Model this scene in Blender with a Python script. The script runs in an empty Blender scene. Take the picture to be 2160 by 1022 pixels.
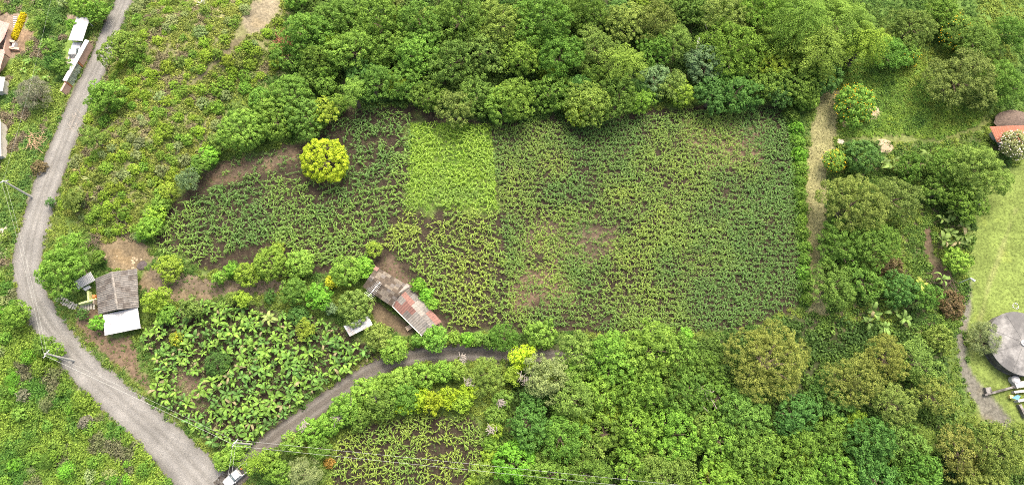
import bpy, math, random
import numpy as np

# ------------------------------------------------------------------ camera, sky, sun, exposure
S = bpy.context.scene
COL = S.collection
F_PX, CX, CY = 1460.0, 1080.0, 511.0        # focal length and centre of a 2160 x 1022 picture
TILT = math.radians(18.0)
CAM_H = 122.0
cam_d = bpy.data.cameras.new('camera')
cam_d.sensor_width = 36.0
cam_d.lens = F_PX / 2160.0 * 36.0
cam_d.clip_start = 1.0
cam_d.clip_end = 2500.0
cam = bpy.data.objects.new('camera', cam_d)
COL.objects.link(cam)
cam.location = (0, 0, CAM_H)
cam.rotation_euler = (TILT, 0, 0)
S.camera = cam

SUN_EL, SUN_AZ = math.radians(62), math.radians(20)      # azimuth clockwise from +y (the picture's top)
world = bpy.data.worlds.new('World')
S.world = world
world.use_nodes = True
wn = world.node_tree.nodes
wl = world.node_tree.links
sky = wn.new('ShaderNodeTexSky')
sky.sky_type = 'NISHITA'
sky.sun_disc = False
sky.sun_elevation = SUN_EL
sky.sun_rotation = SUN_AZ
sky.air_density = 1.0
sky.dust_density = 9.0
sky.ozone_density = 0.0
bg = wn['Background']
bg.inputs['Strength'].default_value = 0.15
wl.new(sky.outputs['Color'], bg.inputs['Color'])

sun_d = bpy.data.lights.new('sun', 'SUN')
sun_d.energy = 1.3
sun_d.angle = math.radians(24)
sun_d.color = (1.0, 0.94, 0.82)
sun = bpy.data.objects.new('sun', sun_d)
COL.objects.link(sun)
sun.rotation_euler = (math.radians(90) - SUN_EL, 0, math.pi - SUN_AZ)
sun.location = (0, 0, 200)

S.view_settings.view_transform = 'Standard'
S.view_settings.look = 'None'
S.view_settings.gamma = 1.0
S.view_settings.use_curve_mapping = False
S.view_settings.exposure = 1.58
S.cycles.filter_width = 1.0
S.cycles.use_denoising = False

# ------------------------------------------------------------------ small maths helpers
RNG = np.random.default_rng(7)
random.seed(7)
CT, ST = math.cos(TILT), math.sin(TILT)

def ray(px, py):
    dx = (np.asarray(px, float) - CX) / F_PX
    dy = -(np.asarray(py, float) - CY) / F_PX
    return dx, dy * CT + ST, dy * ST - CT

def at_z(px, py, z):
    dx, dy, dz = ray(px, py)
    s = (z - CAM_H) / dz
    return dx * s, dy * s

def to_px(x, y, z):
    zc = z - CAM_H
    yc = y * CT + zc * ST
    d = -( -y * ST + zc * CT)
    return CX + F_PX * x / d, CY - F_PX * yc / d, d

def vnoise(x, y, seed=0):
    xi = np.floor(x).astype(np.int64); yi = np.floor(y).astype(np.int64)
    xf = x - xi; yf = y - yi
    xf = xf * xf * (3 - 2 * xf); yf = yf * yf * (3 - 2 * yf)
    def h(a, b):
        n = (a * 374761393 + b * 668265263 + seed * 974634777) & 0xFFFFFFFF
        n = ((n ^ (n >> 13)) * 1274126177) & 0xFFFFFFFF
        return ((n ^ (n >> 16)) & 0xFFFF) / 65535.0
    a = h(xi, yi) * (1 - xf) + h(xi + 1, yi) * xf
    b = h(xi, yi + 1) * (1 - xf) + h(xi + 1, yi + 1) * xf
    return a * (1 - yf) + b * yf

def fbm(x, y, seed=0, octs=4):
    v = 0; a = .5; t = 0
    for o in range(octs):
        v = v + a * vnoise(x * 2 ** o, y * 2 ** o, seed + o * 17); t += a; a *= .5
    return v / t

def sdist(px, py, poly):
    """signed distance to a polygon, positive inside"""
    px = np.asarray(px, float); py = np.asarray(py, float)
    P = np.asarray(poly, float); Q = np.roll(P, -1, 0)
    d2 = np.full(px.shape, 1e18); ins = np.zeros(px.shape, bool)
    for (x1, y1), (x2, y2) in zip(P, Q):
        ex, ey = x2 - x1, y2 - y1
        t = np.clip(((px - x1) * ex + (py - y1) * ey) / (ex * ex + ey * ey + 1e-9), 0, 1)
        d2 = np.minimum(d2, (px - x1 - t * ex) ** 2 + (py - y1 - t * ey) ** 2)
        if y1 != y2:
            c = ((y1 > py) != (y2 > py)) & (px < (x2 - x1) * (py - y1) / (y2 - y1) + x1)
            ins ^= c
    d = np.sqrt(d2)
    return np.where(ins, d, -d)

def sstep(a, b, x):
    t = np.clip((x - a) / (b - a), 0, 1)
    return t * t * (3 - 2 * t)

# ------------------------------------------------------------------ terrain heights (1 m grid)
def wpoly(p): return [tuple(float(v) for v in at_z(a, b, 0.0)) for a, b in p]
HILL = wpoly([(285,10),(590,-40),(610,120),(480,215),(455,310),(350,400),(300,500),(215,505),(150,440),(140,380),(170,300),(200,200),(240,110)])
SLOPE_SW = wpoly([(-400,600),(40,640),(75,690),(130,760),(230,860),(390,1060),(390,1400),(-400,1400)])
SLOPE_NW = wpoly([(-400,-300),(150,-300),(200,0),(130,170),(60,330),(20,470),(15,560),(-400,560)])
X0, Y0, NX, NY = -140, -40, 281, 191
gx, gy = np.meshgrid(np.arange(NX) + X0, np.arange(NY) + Y0)
HG = 3.6 * sstep(0, 9, sdist(gx, gy, HILL)) - 4.0 * sstep(0, 16, sdist(gx, gy, SLOPE_SW)) - 2.5 * sstep(2, 26, sdist(gx, gy, SLOPE_NW))
HG = HG + 1.2 * (fbm(gx / 38.0, gy / 38.0, 3, 2) - .5)

def height(x, y):
    fx = np.clip(np.asarray(x, float) - X0, 0, NX - 1.001); fy = np.clip(np.asarray(y, float) - Y0, 0, NY - 1.001)
    i = fx.astype(int); j = fy.astype(int); u = fx - i; v = fy - j
    return (HG[j, i] * (1 - u) + HG[j, i + 1] * u) * (1 - v) + (HG[j + 1, i] * (1 - u) + HG[j + 1, i + 1] * u) * v

def ground(px, py, up=0.0):
    """the point 'up' metres above the ground seen at a pixel of the photograph"""
    z = np.zeros(np.shape(px))
    for _ in range(7):
        x, y = at_z(px, py, z + up)
        z = height(x, y)
    return x, y, z

def gpt(px, py, up=0.0):
    x, y, z = ground(np.array([px], float), np.array([py], float), up)
    return float(x[0]), float(y[0]), float(z[0])

# ------------------------------------------------------------------ materials
MATS = {}
def node_mat(name):
    m = bpy.data.materials.new(name); m.use_nodes = True
    nt = m.node_tree
    return m, nt, nt.nodes, nt.links, nt.nodes['Principled BSDF']

def leaf_mat(name, src, trans=.38, rough=.68, spec=.16):
    m, nt, n, l, p = node_mat(name)
    if src == 'object':
        c = n.new('ShaderNodeObjectInfo'); cout = c.outputs['Color']
    else:
        c = n.new('ShaderNodeAttribute'); c.attribute_type = 'INSTANCER'; c.attribute_name = 'col'; cout = c.outputs['Color']
    t = n.new('ShaderNodeAttribute'); t.attribute_name = 'tint'
    mr = n.new('ShaderNodeMapRange'); mr.inputs[3].default_value = .62; mr.inputs[4].default_value = 1.42
    l.new(t.outputs['Fac'], mr.inputs[0])
    mul = n.new('ShaderNodeVectorMath'); mul.operation = 'SCALE'
    l.new(cout, mul.inputs[0]); l.new(mr.outputs[0], mul.inputs['Scale'])
    hs = n.new('ShaderNodeHueSaturation')
    mh = n.new('ShaderNodeMapRange'); mh.inputs[3].default_value = .508; mh.inputs[4].default_value = .492
    l.new(t.outputs['Fac'], mh.inputs[0]); l.new(mh.outputs[0], hs.inputs['Hue'])
    l.new(mul.outputs[0], hs.inputs['Color'])
    l.new(hs.outputs[0], p.inputs['Base Color'])
    p.inputs['Roughness'].default_value = rough
    p.inputs['Specular IOR Level'].default_value = spec
    tr = n.new('ShaderNodeBsdfTranslucent'); l.new(hs.outputs[0], tr.inputs['Color'])
    mx = n.new('ShaderNodeMixShader'); mx.inputs[0].default_value = trans
    l.new(p.outputs[0], mx.inputs[1]); l.new(tr.outputs[0], mx.inputs[2])
    l.new(mx.outputs[0], n['Material Output'].inputs['Surface'])
    return m

def plain_mat(name, col, rough=.8, var=.25, scale=3.0, metal=0.0, stain=None, stain_amt=.5, stain_scale=.8, spec=.3, bump=0.0, lo=.45):
    """one colour broken up by noise, with optional stains"""
    m, nt, n, l, p = node_mat(name)
    tc = n.new('ShaderNodeTexCoord')
    nz = n.new('ShaderNodeTexNoise'); nz.inputs['Scale'].default_value = scale; nz.inputs['Detail'].default_value = 6
    l.new(tc.outputs['Object'], nz.inputs['Vector'])
    mr = n.new('ShaderNodeMapRange'); mr.inputs[1].default_value = .25; mr.inputs[2].default_value = .75
    mr.inputs[3].default_value = 1 - var; mr.inputs[4].default_value = 1 + var
    l.new(nz.outputs['Fac'], mr.inputs[0])
    mul = n.new('ShaderNodeVectorMath'); mul.operation = 'SCALE'; mul.inputs[0].default_value = col
    l.new(mr.outputs[0], mul.inputs['Scale'])
    out = mul.outputs[0]
    if stain:
        n2 = n.new('ShaderNodeTexNoise'); n2.inputs['Scale'].default_value = stain_scale; n2.inputs['Detail'].default_value = 8
        n2.inputs['Roughness'].default_value = .7
        l.new(tc.outputs['Object'], n2.inputs['Vector'])
        r2 = n.new('ShaderNodeMapRange'); r2.inputs[1].default_value = lo; r2.inputs[2].default_value = lo + .17; r2.inputs[4].default_value = stain_amt
        l.new(n2.outputs['Fac'], r2.inputs[0])
        mx = n.new('ShaderNodeMix'); mx.data_type = 'RGBA'; mx.inputs[7].default_value = (*stain, 1)
        l.new(r2.outputs[0], mx.inputs[0]); l.new(out, mx.inputs[6]); out = mx.outputs[2]
    l.new(out, p.inputs['Base Color'])
    if bump:
        b = n.new('ShaderNodeBump'); b.inputs['Strength'].default_value = bump; b.inputs['Distance'].default_value = .1
        l.new(nz.outputs['Fac'], b.inputs['Height']); l.new(b.outputs[0], p.inputs['Normal'])
    p.inputs['Roughness'].default_value = rough; p.inputs['Metallic'].default_value = metal
    p.inputs['Specular IOR Level'].default_value = spec
    return m

def ground_mat(name, s1=.35, s2=2.2, v1=.3, v2=.45):
    m, nt, n, l, p = node_mat(name)
    a = n.new('ShaderNodeAttribute'); a.attribute_name = 'ground'
    tc = n.new('ShaderNodeTexCoord')
    out = a.outputs['Color']
    first = None
    for sc, v in ((s1, v1), (s2, v2)):
        nz = n.new('ShaderNodeTexNoise'); nz.inputs['Scale'].default_value = sc; nz.inputs['Detail'].default_value = 8; nz.inputs['Roughness'].default_value = .65
        l.new(tc.outputs['Object'], nz.inputs['Vector'])
        mr = n.new('ShaderNodeMapRange'); mr.inputs[1].default_value = .3; mr.inputs[2].default_value = .7
        mr.inputs[3].default_value = 1 - v; mr.inputs[4].default_value = 1 + v
        l.new(nz.outputs['Fac'], mr.inputs[0])
        mul = n.new('ShaderNodeVectorMath'); mul.operation = 'SCALE'
        l.new(out, mul.inputs[0]); l.new(mr.outputs[0], mul.inputs['Scale']); out = mul.outputs[0]
        first = nz
    l.new(out, p.inputs['Base Color'])
    b = n.new('ShaderNodeBump'); b.inputs['Strength'].default_value = .6; b.inputs['Distance'].default_value = .15
    l.new(first.outputs['Fac'], b.inputs['Height']); l.new(b.outputs[0], p.inputs['Normal'])
    p.inputs['Roughness'].default_value = .95; p.inputs['Specular IOR Level'].default_value = .1
    return m

M = dict(
    leaf=leaf_mat('leaf', 'object'), leaf_i=leaf_mat('leaf_scattered', 'inst'),
    blade=leaf_mat('crop_leaf', 'inst', .35, .5, .25), blade_o=leaf_mat('crop_leaf_single', 'object', .35, .5, .25),
    ban=leaf_mat('banana_leaf', 'object', .3, .55, .2),
    bark=plain_mat('bark', (.11, .085, .06), .9, .35, 4, bump=.5),
    deadwood=plain_mat('dead_wood', (.24, .215, .185), .9, .25, 6),
    groundm=ground_mat('soil_and_grass'), gravel=ground_mat('gravel', .22, 5.0, .20, .26),
    white=plain_mat('white_paint', (.36, .355, .345), .5, .10, 1.2),
    tin_white=plain_mat('white_roof_sheet', (.29, .295, .30), .6, .10, .9, stain=(.21, .205, .20), stain_amt=.25),
    tin_old=plain_mat('weathered_tin', (.33, .345, .35), .5, .12, 1.5, stain=(.20, .13, .09), stain_amt=.6, stain_scale=.9),
    fibre=plain_mat('aged_fibre_cement', (.15, .142, .13), .95, .3, 2.0, stain=(.075, .065, .055), stain_amt=.6, stain_scale=1.2),
    fibre_b=plain_mat('aged_fibre_cement_brown', (.12, .108, .096), .95, .3, 2.0, stain=(.05, .042, .035), stain_amt=.6, stain_scale=1.2),
    fibre_l=plain_mat('pale_fibre_cement', (.19, .178, .158), .95, .2, 2.5, stain=(.14, .12, .1), stain_amt=.6, stain_scale=1.4),
    redtin=plain_mat('faded_red_tin', (.175, .09, .072), .65, .2, 2.0, stain=(.13, .085, .07), stain_amt=.6, stain_scale=1.3),
    redtile=plain_mat('red_roof', (.27, .10, .06), .8, .2, 2.0, stain=(.25, .12, .09), stain_amt=.4),
    thatch=plain_mat('dark_thatch', (.10, .075, .06), 1, .4, 3, bump=.8),
    darktile=plain_mat('dark_mossy_tile', (.075, .06, .045), .95, .35, 2.2, stain=(.035, .03, .025), stain_amt=.6, stain_scale=1.0),
    paletile=plain_mat('lichen_tile', (.15, .132, .105), .95, .3, 2.2, stain=(.08, .065, .05), stain_amt=.6, stain_scale=1.6),
    pink=plain_mat('pink_wall', (.38, .26, .20), .85, .1, .8), pinkroof=plain_mat('pink_roof', (.36, .22, .19), .8, .08, .7),
    adobe=plain_mat('adobe', (.30, .20, .13), .95, .2, 1.5), wallp=plain_mat('plaster', (.45, .42, .36), .9, .15, 1.0),
    conc=plain_mat('stained_concrete', (.20, .198, .19), .9, .3, 1.2, stain=(.055, .055, .055), stain_amt=.8, stain_scale=.28, lo=.38),
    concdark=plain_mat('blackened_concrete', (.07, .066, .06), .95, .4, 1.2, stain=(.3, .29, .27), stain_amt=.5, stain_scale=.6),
    concpale=plain_mat('pale_concrete', (.36, .35, .33), .9, .15, 1.5, stain=(.28, .26, .24), stain_amt=.5),
    wood=plain_mat('grey_wood', (.33, .27, .2), .9, .25, 5), rust=plain_mat('rusty_steel', (.36, .15, .07), .8, .2, 3),
    pole=plain_mat('concrete_pole', (.36, .355, .33), .8, .08, 2), wire=plain_mat('aluminium_wire', (.34, .36, .33), .5, .05, 2),
    steel=plain_mat('grey_steel', (.55, .57, .58), .4, .08, 2, spec=.5), blue=plain_mat('blue_sheet', (.12, .28, .5), .6, .1, 1),
    lime=plain_mat('lime_green_paint', (.52, .60, .25), .7, .12, 1.5), orange=plain_mat('orange_plastic', (.70, .22, .08), .6, .1, 2),
    carw=plain_mat('white_car_paint', (.42, .42, .42), .25, .02, 1, spec=.6), carin=plain_mat('truck_bed_liner', (.50, .48, .45), .8, .1, 2),
    beddark=plain_mat('black_bed_liner', (.03, .03, .033), .7, .2, 3),
    glass=plain_mat('car_glass', (.10, .14, .15), .08, .05, 1, spec=.8), rubber=plain_mat('rubber', (.025, .025, .025), .9, .1, 4),
    lampred=plain_mat('red_lens', (.5, .03, .02), .3, .05, 2), lampw=plain_mat('clear_lens', (.7, .7, .7), .2, .05, 2),
    stone=plain_mat('field_stone', (.36, .31, .25), .95, .3, 2.5, bump=.5), stonegrey=plain_mat('grey_step_stone', (.26, .25, .22), .95, .25, 2.5),
    straw=plain_mat('dry_straw', (.27, .215, .145), 1, .3, 6, bump=.7), mesh=plain_mat('wire_mesh', (.45, .50, .42), .6, .1, 4),
    ash=plain_mat('dark_ash', (.06, .05, .05), 1, .4, 3),
)

# ------------------------------------------------------------------ mesh helpers
def mesh_np(name, V, Q, mats, tint=None, col=None, smooth=False):
    """mesh from arrays: V (n,3), Q (m,4) quads (a repeated last index makes a triangle is NOT used)"""
    me = bpy.data.meshes.new(name)
    V = np.ascontiguousarray(V, np.float32); Q = np.ascontiguousarray(Q, np.int32)
    k = Q.shape[1]
    me.vertices.add(len(V)); me.vertices.foreach_set('co', V.ravel())
    me.loops.add(Q.size); me.loops.foreach_set('vertex_index', Q.ravel())
    me.polygons.add(len(Q)); me.polygons.foreach_set('loop_start', np.arange(0, Q.size, k, dtype=np.int32))
    me.update(calc_edges=True)
    for m in (mats if isinstance(mats, (list, tuple)) else [mats]): me.materials.append(m)
    if tint is not None:
        a = me.attributes.new('tint', 'FLOAT', 'FACE'); a.data.foreach_set('value', np.ascontiguousarray(tint, np.float32))
    if col is not None:
        a = me.attributes.new('ground', 'FLOAT_COLOR', 'POINT')
        c4 = np.ones((len(V), 4), np.float32); c4[:, :3] = col
        a.data.foreach_set('color', c4.ravel())
    if smooth: me.polygons.foreach_set('use_smooth', np.ones(len(Q), bool))
    me.validate()
    return me

def link(name, me, parent=None, loc=None, label=None, cat=None, group=None, kind=None):
    o = bpy.data.objects.new(name, me); COL.objects.link(o)
    if parent: o.parent = parent
    if loc is not None: o.location = loc
    tag(o, label, cat, group, kind)
    return o

def tag(o, label=None, cat=None, group=None, kind=None):
    if label: o['label'] = label
    if cat: o['category'] = cat
    if group: o['group'] = group
    if kind: o['kind'] = kind
    return o

class MB:
    """collects simple solids; build() links them as one mesh object"""
    def __init__(s): s.v = []; s.f = []; s.m = []
    def add(s, vs, fs, m=0):
        b = len(s.v); s.v += [tuple(map(float, p)) for p in vs]; s.f += [tuple(b + i for i in f) for f in fs]; s.m += [m] * len(fs); return s
    def box(s, c, d, rz=0.0, m=0):
        x, y, z = c; a, b, h = d[0] / 2, d[1] / 2, d[2] / 2; cs, sn = math.cos(rz), math.sin(rz)
        vs = [(x + i * a * cs - j * b * sn, y + i * a * sn + j * b * cs, z + k * h) for k in (-1, 1) for i, j in ((-1, -1), (1, -1), (1, 1), (-1, 1))]
        return s.add(vs, [(3, 2, 1, 0), (4, 5, 6, 7), (0, 1, 5, 4), (1, 2, 6, 5), (2, 3, 7, 6), (3, 0, 4, 7)], m)
    def prism(s, pts, t, m=0):
        """polygon of 3-D points thickened downwards by t"""
        n = len(pts); vs = list(pts) + [(p[0], p[1], p[2] - t) for p in pts]
        fs = [tuple(range(n)), tuple(range(2 * n - 1, n - 1, -1))] + [(i, i + n, (i + 1) % n + n, (i + 1) % n) for i in range(n)]
        return s.add(vs, fs, m)
    def tube(s, pts, rad, k=6, m=0, cap=True):
        pts = [np.array(p, float) for p in pts]
        rad = rad if isinstance(rad, (list, tuple)) else [rad] * len(pts)
        rings = []
        for i, p in enumerate(pts):
            d = pts[min(i + 1, len(pts) - 1)] - pts[max(i - 1, 0)]; d = d / (np.linalg.norm(d) + 1e-9)
            u = np.cross(d, (0, 0, 1) if abs(d[2]) < .9 else (1, 0, 0)); u /= np.linalg.norm(u); w = np.cross(d, u)
            rings.append([p + rad[i] * (math.cos(a) * u + math.sin(a) * w) for a in [2 * math.pi * j / k for j in range(k)]])
        vs = [q for r in rings for q in r]; fs = []
        for i in range(len(pts) - 1):
            for j in range(k):
                a = i * k + j; b = i * k + (j + 1) % k; fs.append((a, b, b + k, a + k))
        if cap: fs += [tuple(range(k - 1, -1, -1)), tuple(range((len(pts) - 1) * k, len(pts) * k))]
        return s.add(vs, fs, m)
    def mesh(s, name, mats, smooth=False):
        me = bpy.data.meshes.new(name); me.from_pydata(s.v, [], s.f)
        for m in (mats if isinstance(mats, (list, tuple)) else [mats]): me.materials.append(m)
        me.polygons.foreach_set('material_index', s.m)
        if smooth: me.polygons.foreach_set('use_smooth', [True] * len(s.f))
        me.update(); return me
    def build(s, name, mats, parent=None, loc=None, smooth=False, **kw):
        return link(name, s.mesh(name, mats, smooth), parent, loc, **kw)

def empty(name, loc, rz=0.0, label=None, cat=None, group=None):
    o = bpy.data.objects.new(name, None); COL.objects.link(o); o.location = loc; o.rotation_euler = (0, 0, rz); o.empty_display_size = .3
    return tag(o, label, cat, group)
# ------------------------------------------------------------------ layout: zones seen in the photograph
FIELD1 = [(335,475),(395,425),(470,388),(560,365),(640,385),(700,392),(745,330),(735,245),(765,222),(872,238),(868,330),(855,440),(800,500),(780,545),(690,565),(600,520),(520,520),(440,558),(345,545),(322,505)]
FIELD2 = [(868,258),(1036,262),(1052,445),(853,445)]
FIELD3 = [(853,445),(1052,445),(1062,500),(1078,690),(945,692),(932,660),(885,590),(835,540),(795,512)]
FIELD4 = [(1038,262),(1400,238),(1652,222),(1682,400),(1692,640),(1560,690),(1480,705),(1078,692),(1062,500),(1052,445)]
FIELD5 = [(707,930),(765,898),(880,872),(1000,880),(1032,930),(1010,1035),(700,1035)]
SOIL1 = [(360,430),(460,340),(640,295),(740,225),(870,222),(1040,255),(1400,228),(1660,215),(1700,640),(1560,700),(930,705),(870,650),(780,560),(690,580),(590,590),(440,570),(320,520)]
BANANA = [(330,672),(420,630),(520,640),(600,655),(690,672),(760,715),(800,730),(790,755),(730,790),(640,855),(560,915),(510,965),(470,960),(400,905),(320,835),(330,770),(285,720)]
HILLZ = [(255,90),(290,0),(600,-20),(600,140),(480,215),(455,310),(360,400),(310,500),(215,510),(130,440),(135,400),(165,310),(190,220)]
WOOD_N = [(600,-60),(1830,-60),(1800,120),(1740,190),(1640,215),(1440,205),(1200,250),(1040,258),(900,230),(760,212),(640,140)]
WOOD_S = [(1075,760),(1150,720),(1500,720),(1700,660),(1990,720),(2010,900),(2160,900),(2160,1060),(1060,1060)]
ROAD = [(268,-40,38),(262,0,40),(240,48,42),(205,140,48),(168,215,52),(142,280,54),(112,355,58),(86,430,62),(66,500,64),(56,560,64),(66,620,66),(98,680,66),(142,735,68),(195,795,72),(255,848,78),(318,903,84),(376,958,92),(425,1010,104),(470,1070,115)]
TRACK = [(468,1035,54),(500,1000,50),(540,955,44),(590,912,42),(650,872,42),(710,828,42),(770,788,42),(830,760,40),(900,746,38),(980,743,38),(1075,747,36),(1180,752,30),(1300,755,30)]
YARDTRACK = [(590,602,30),(540,605,32),(480,606,34),(420,600,36),(360,588,36),(310,572,36)]
MOWN = [(1758,185,44),(1750,215,52),(1738,270,58),(1728,330,54),(1722,400,50),(1718,460,46),(1720,520,42),(1724,600,40),(1730,670,40)]
BYPATH = [(2045,590,14),(2040,650,16),(2024,710,18),(2032,770,22),(2054,820,34),(2087,860,40),(2122,900,36)]

# palette of real surface colours (linear)
SOIL = (.027, .021, .015); DRYSOIL = (.085, .064, .045); GRASS = (.075, .115, .028); LUSH = (.10, .17, .024)
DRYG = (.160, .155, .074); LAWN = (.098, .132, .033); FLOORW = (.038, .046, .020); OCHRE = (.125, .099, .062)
ASHY = (.10, .097, .08)
ZONES = [ # polygon in photo pixels, colour, soft edge px, ragged px
    ([(-300,560),(40,640),(75,690),(130,760),(230,860),(390,1080),(-300,1080)], (.10,.16,.03), 20, 16),
    ([(-60,-60),(240,-60),(200,100),(150,230),(60,400),(30,540),(-60,560)], (.10,.155,.035), 20, 16),
    (HILLZ, (.135,.138,.062), 25, 25),
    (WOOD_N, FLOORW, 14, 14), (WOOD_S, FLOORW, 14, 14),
    ([(1730,-60),(2200,-60),(2200,260),(2060,250),(1950,290),(1780,290),(1740,190)], (.07,.12,.026), 25, 20),
    ([(1735,300),(2160,300),(2100,400),(2040,480),(2030,600),(2000,700),(1740,700)], (.055,.055,.028), 22, 14),
    (SOIL1, SOIL, 10, 14),
    (FIELD2, (.075,.115,.026), 24, 26),
    ([(1098,470),(1180,465),(1300,480),(1305,545),(1240,560),(1110,540)], (.075,.057,.040), 26, 24),
    ([(1440,260),(1620,260),(1620,350),(1480,360)], (.09,.065,.044), 30, 26),
    ([(1080,560),(1200,560),(1210,640),(1090,650)], (.095,.068,.046), 30, 24),
    ([(430,360),(520,330),(620,305),(620,335),(560,350),(450,385)], (.07,.053,.037), 20, 18),
    ([(785,560),(825,535),(850,575),(920,645),(940,695),(890,700)], (.075,.056,.04), 12, 12),
    (FIELD5, SOIL, 8, 10),
    (BANANA, SOIL, 14, 16),
    ([(345,760),(420,790),(450,850),(400,870)], DRYSOIL, 16, 16),
    ([(205,500),(300,498),(325,545),(300,575),(230,570),(215,540)], OCHRE, 12, 14),     # eroded bank
    ([(170,640),(230,640),(230,700),(290,715),(300,780),(340,835),(300,820),(230,760),(150,690)], (.092,.067,.045), 12, 14),
    ([(300,565),(440,585),(600,590),(600,615),(470,618),(430,640),(330,640),(295,600)], OCHRE, 10, 10),
    ([(780,620),(830,655),(880,695),(860,710),(800,690),(770,650)], (.09,.07,.044), 8, 10),
    ([(508,45),(535,0),(600,-30),(585,30),(555,62),(525,72)], (.165,.145,.10), 18, 20),  # bare patch
    ([(520,78),(490,106),(450,142),(410,178),(402,176),(440,138),(482,100),(508,70)], (.12,.105,.06), 10, 18),
    ([(2035,380),(2200,330),(2200,900),(2060,900),(2040,800),(2030,640),(2040,560)], LAWN, 20, 16),
    ([(1780,265),(1990,285),(2060,255),(2095,245),(2095,260),(2060,275),(1990,305),(1790,300)], (.10,.12,.04), 14, 14),
    ([(20,20),(110,20),(160,35),(150,45),(60,32),(50,100),(35,120),(-40,140),(-40,20)], (.15,.12,.09), 8, 8),
    ([(40,60),(80,60),(60,110),(35,110)], (.14,.10,.065), 12, 10),
    ([(140,120),(165,125),(150,160),(140,170)], (.18,.15,.12), 6, 6),
    ([(-30,470),(14,475),(18,520),(4,560),(-30,565)], (.15,.137,.125), 10, 10),
    ([(1945,480),(1965,470),(1975,540),(2010,570),(2005,615),(1965,590),(1950,540)], (.075,.057,.038), 16, 24),
    ([(1700,600),(1745,600),(1750,700),(1700,690)], (.06,.052,.035), 12, 12),
    ([(2140,440),(2146,440),(2090,600),(2050,760),(2044,760),(2082,600)], (.125,.145,.05), 10, 6),   # worn line over the lawn
]

def line_poly(line):
    P = np.array(line, float); d = np.gradient(P[:, :2], axis=0); d /= np.linalg.norm(d, axis=1)[:, None]
    nrm = np.stack([-d[:, 1], d[:, 0]], 1)
    return [tuple(p) for p in np.concatenate([P[:, :2] + nrm * P[:, 2:] / 2, (P[:, :2] - nrm * P[:, 2:] / 2)[::-1]])]
ROADP, TRACKP, YARDP, MOWNP, BYP = map(line_poly, (ROAD, TRACK, YARDTRACK, MOWN, BYPATH))

def ground_colour(px, py, x, y):
    c = np.tile(np.array(GRASS), (len(px), 1))
    n1 = fbm(x / 2.6, y / 2.6, 11, 4) - .5
    n2 = fbm(x / 9.0, y / 9.0, 23, 3) - .5
    for poly, colr, soft, rag in ZONES:
        P = np.array(poly)
        near = (px > P[:, 0].min() - 60) & (px < P[:, 0].max() + 60) & (py > P[:, 1].min() - 60) & (py < P[:, 1].max() + 60)
        if not near.any(): continue
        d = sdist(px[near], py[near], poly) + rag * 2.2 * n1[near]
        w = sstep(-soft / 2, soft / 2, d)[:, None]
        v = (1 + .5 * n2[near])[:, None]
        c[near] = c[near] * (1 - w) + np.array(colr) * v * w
    for poly, colr, soft, rag in ((MOWNP, DRYG, 10, 12), (YARDP, (.10,.08,.055), 10, 10), (BYP, ASHY, 8, 8), (ROADP, (.12,.11,.09), 7, 7), (TRACKP, (.085,.073,.06), 7, 7)):
        d = sdist(px, py, poly) + rag * 2.0 * n1
        w = sstep(-soft / 2, soft / 2, d)[:, None]
        c = c * (1 - w) + np.array(colr) * (1 + .5 * n2)[:, None] * w
    # patches of straw and weeds
    w = sstep(.14, .3, n1)[:, None] * .35
    c = c * (1 - w) + c * np.array((1.35, 1.2, .95)) * w
    return c

# ------------------------------------------------------------------ terrain sheet, fine in view, running out to the horizon
xs = np.concatenate([[-900, -600, -400, -280, -200, -160, -138], np.arange(-124, 124.1, .5), [138, 160, 200, 280, 400, 600, 900]])
ys = np.concatenate([[-900, -600, -400, -260, -150, -90, -50, -25], np.arange(-10, 108.1, .5), [122, 145, 180, 240, 340, 560, 900]])
TX, TY = np.meshgrid(xs, ys); tx, ty = TX.ravel(), TY.ravel()
tz = height(np.clip(tx, X0, X0 + NX - 2), np.clip(ty, Y0, Y0 + NY - 2))
tpx, tpy, _ = to_px(tx, ty, tz)
out = (np.abs(tx) > 130) | (ty > 110) | (ty < -12)
gc = np.tile(np.array(GRASS), (len(tx), 1))
ii = np.where(~out)[0]
gc[ii] = ground_colour(tpx[ii], tpy[ii], tx[ii], ty[ii])
nc, nr = len(xs), len(ys)
ia = (np.arange(nr - 1)[:, None] * nc + np.arange(nc - 1)[None]).ravel()
link('terrain', mesh_np('terrain', np.stack([tx, ty, tz], 1), np.stack([ia, ia + 1, ia + 1 + nc, ia + nc], 1), M['groundm'], col=gc, smooth=True), kind='structure')

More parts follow.
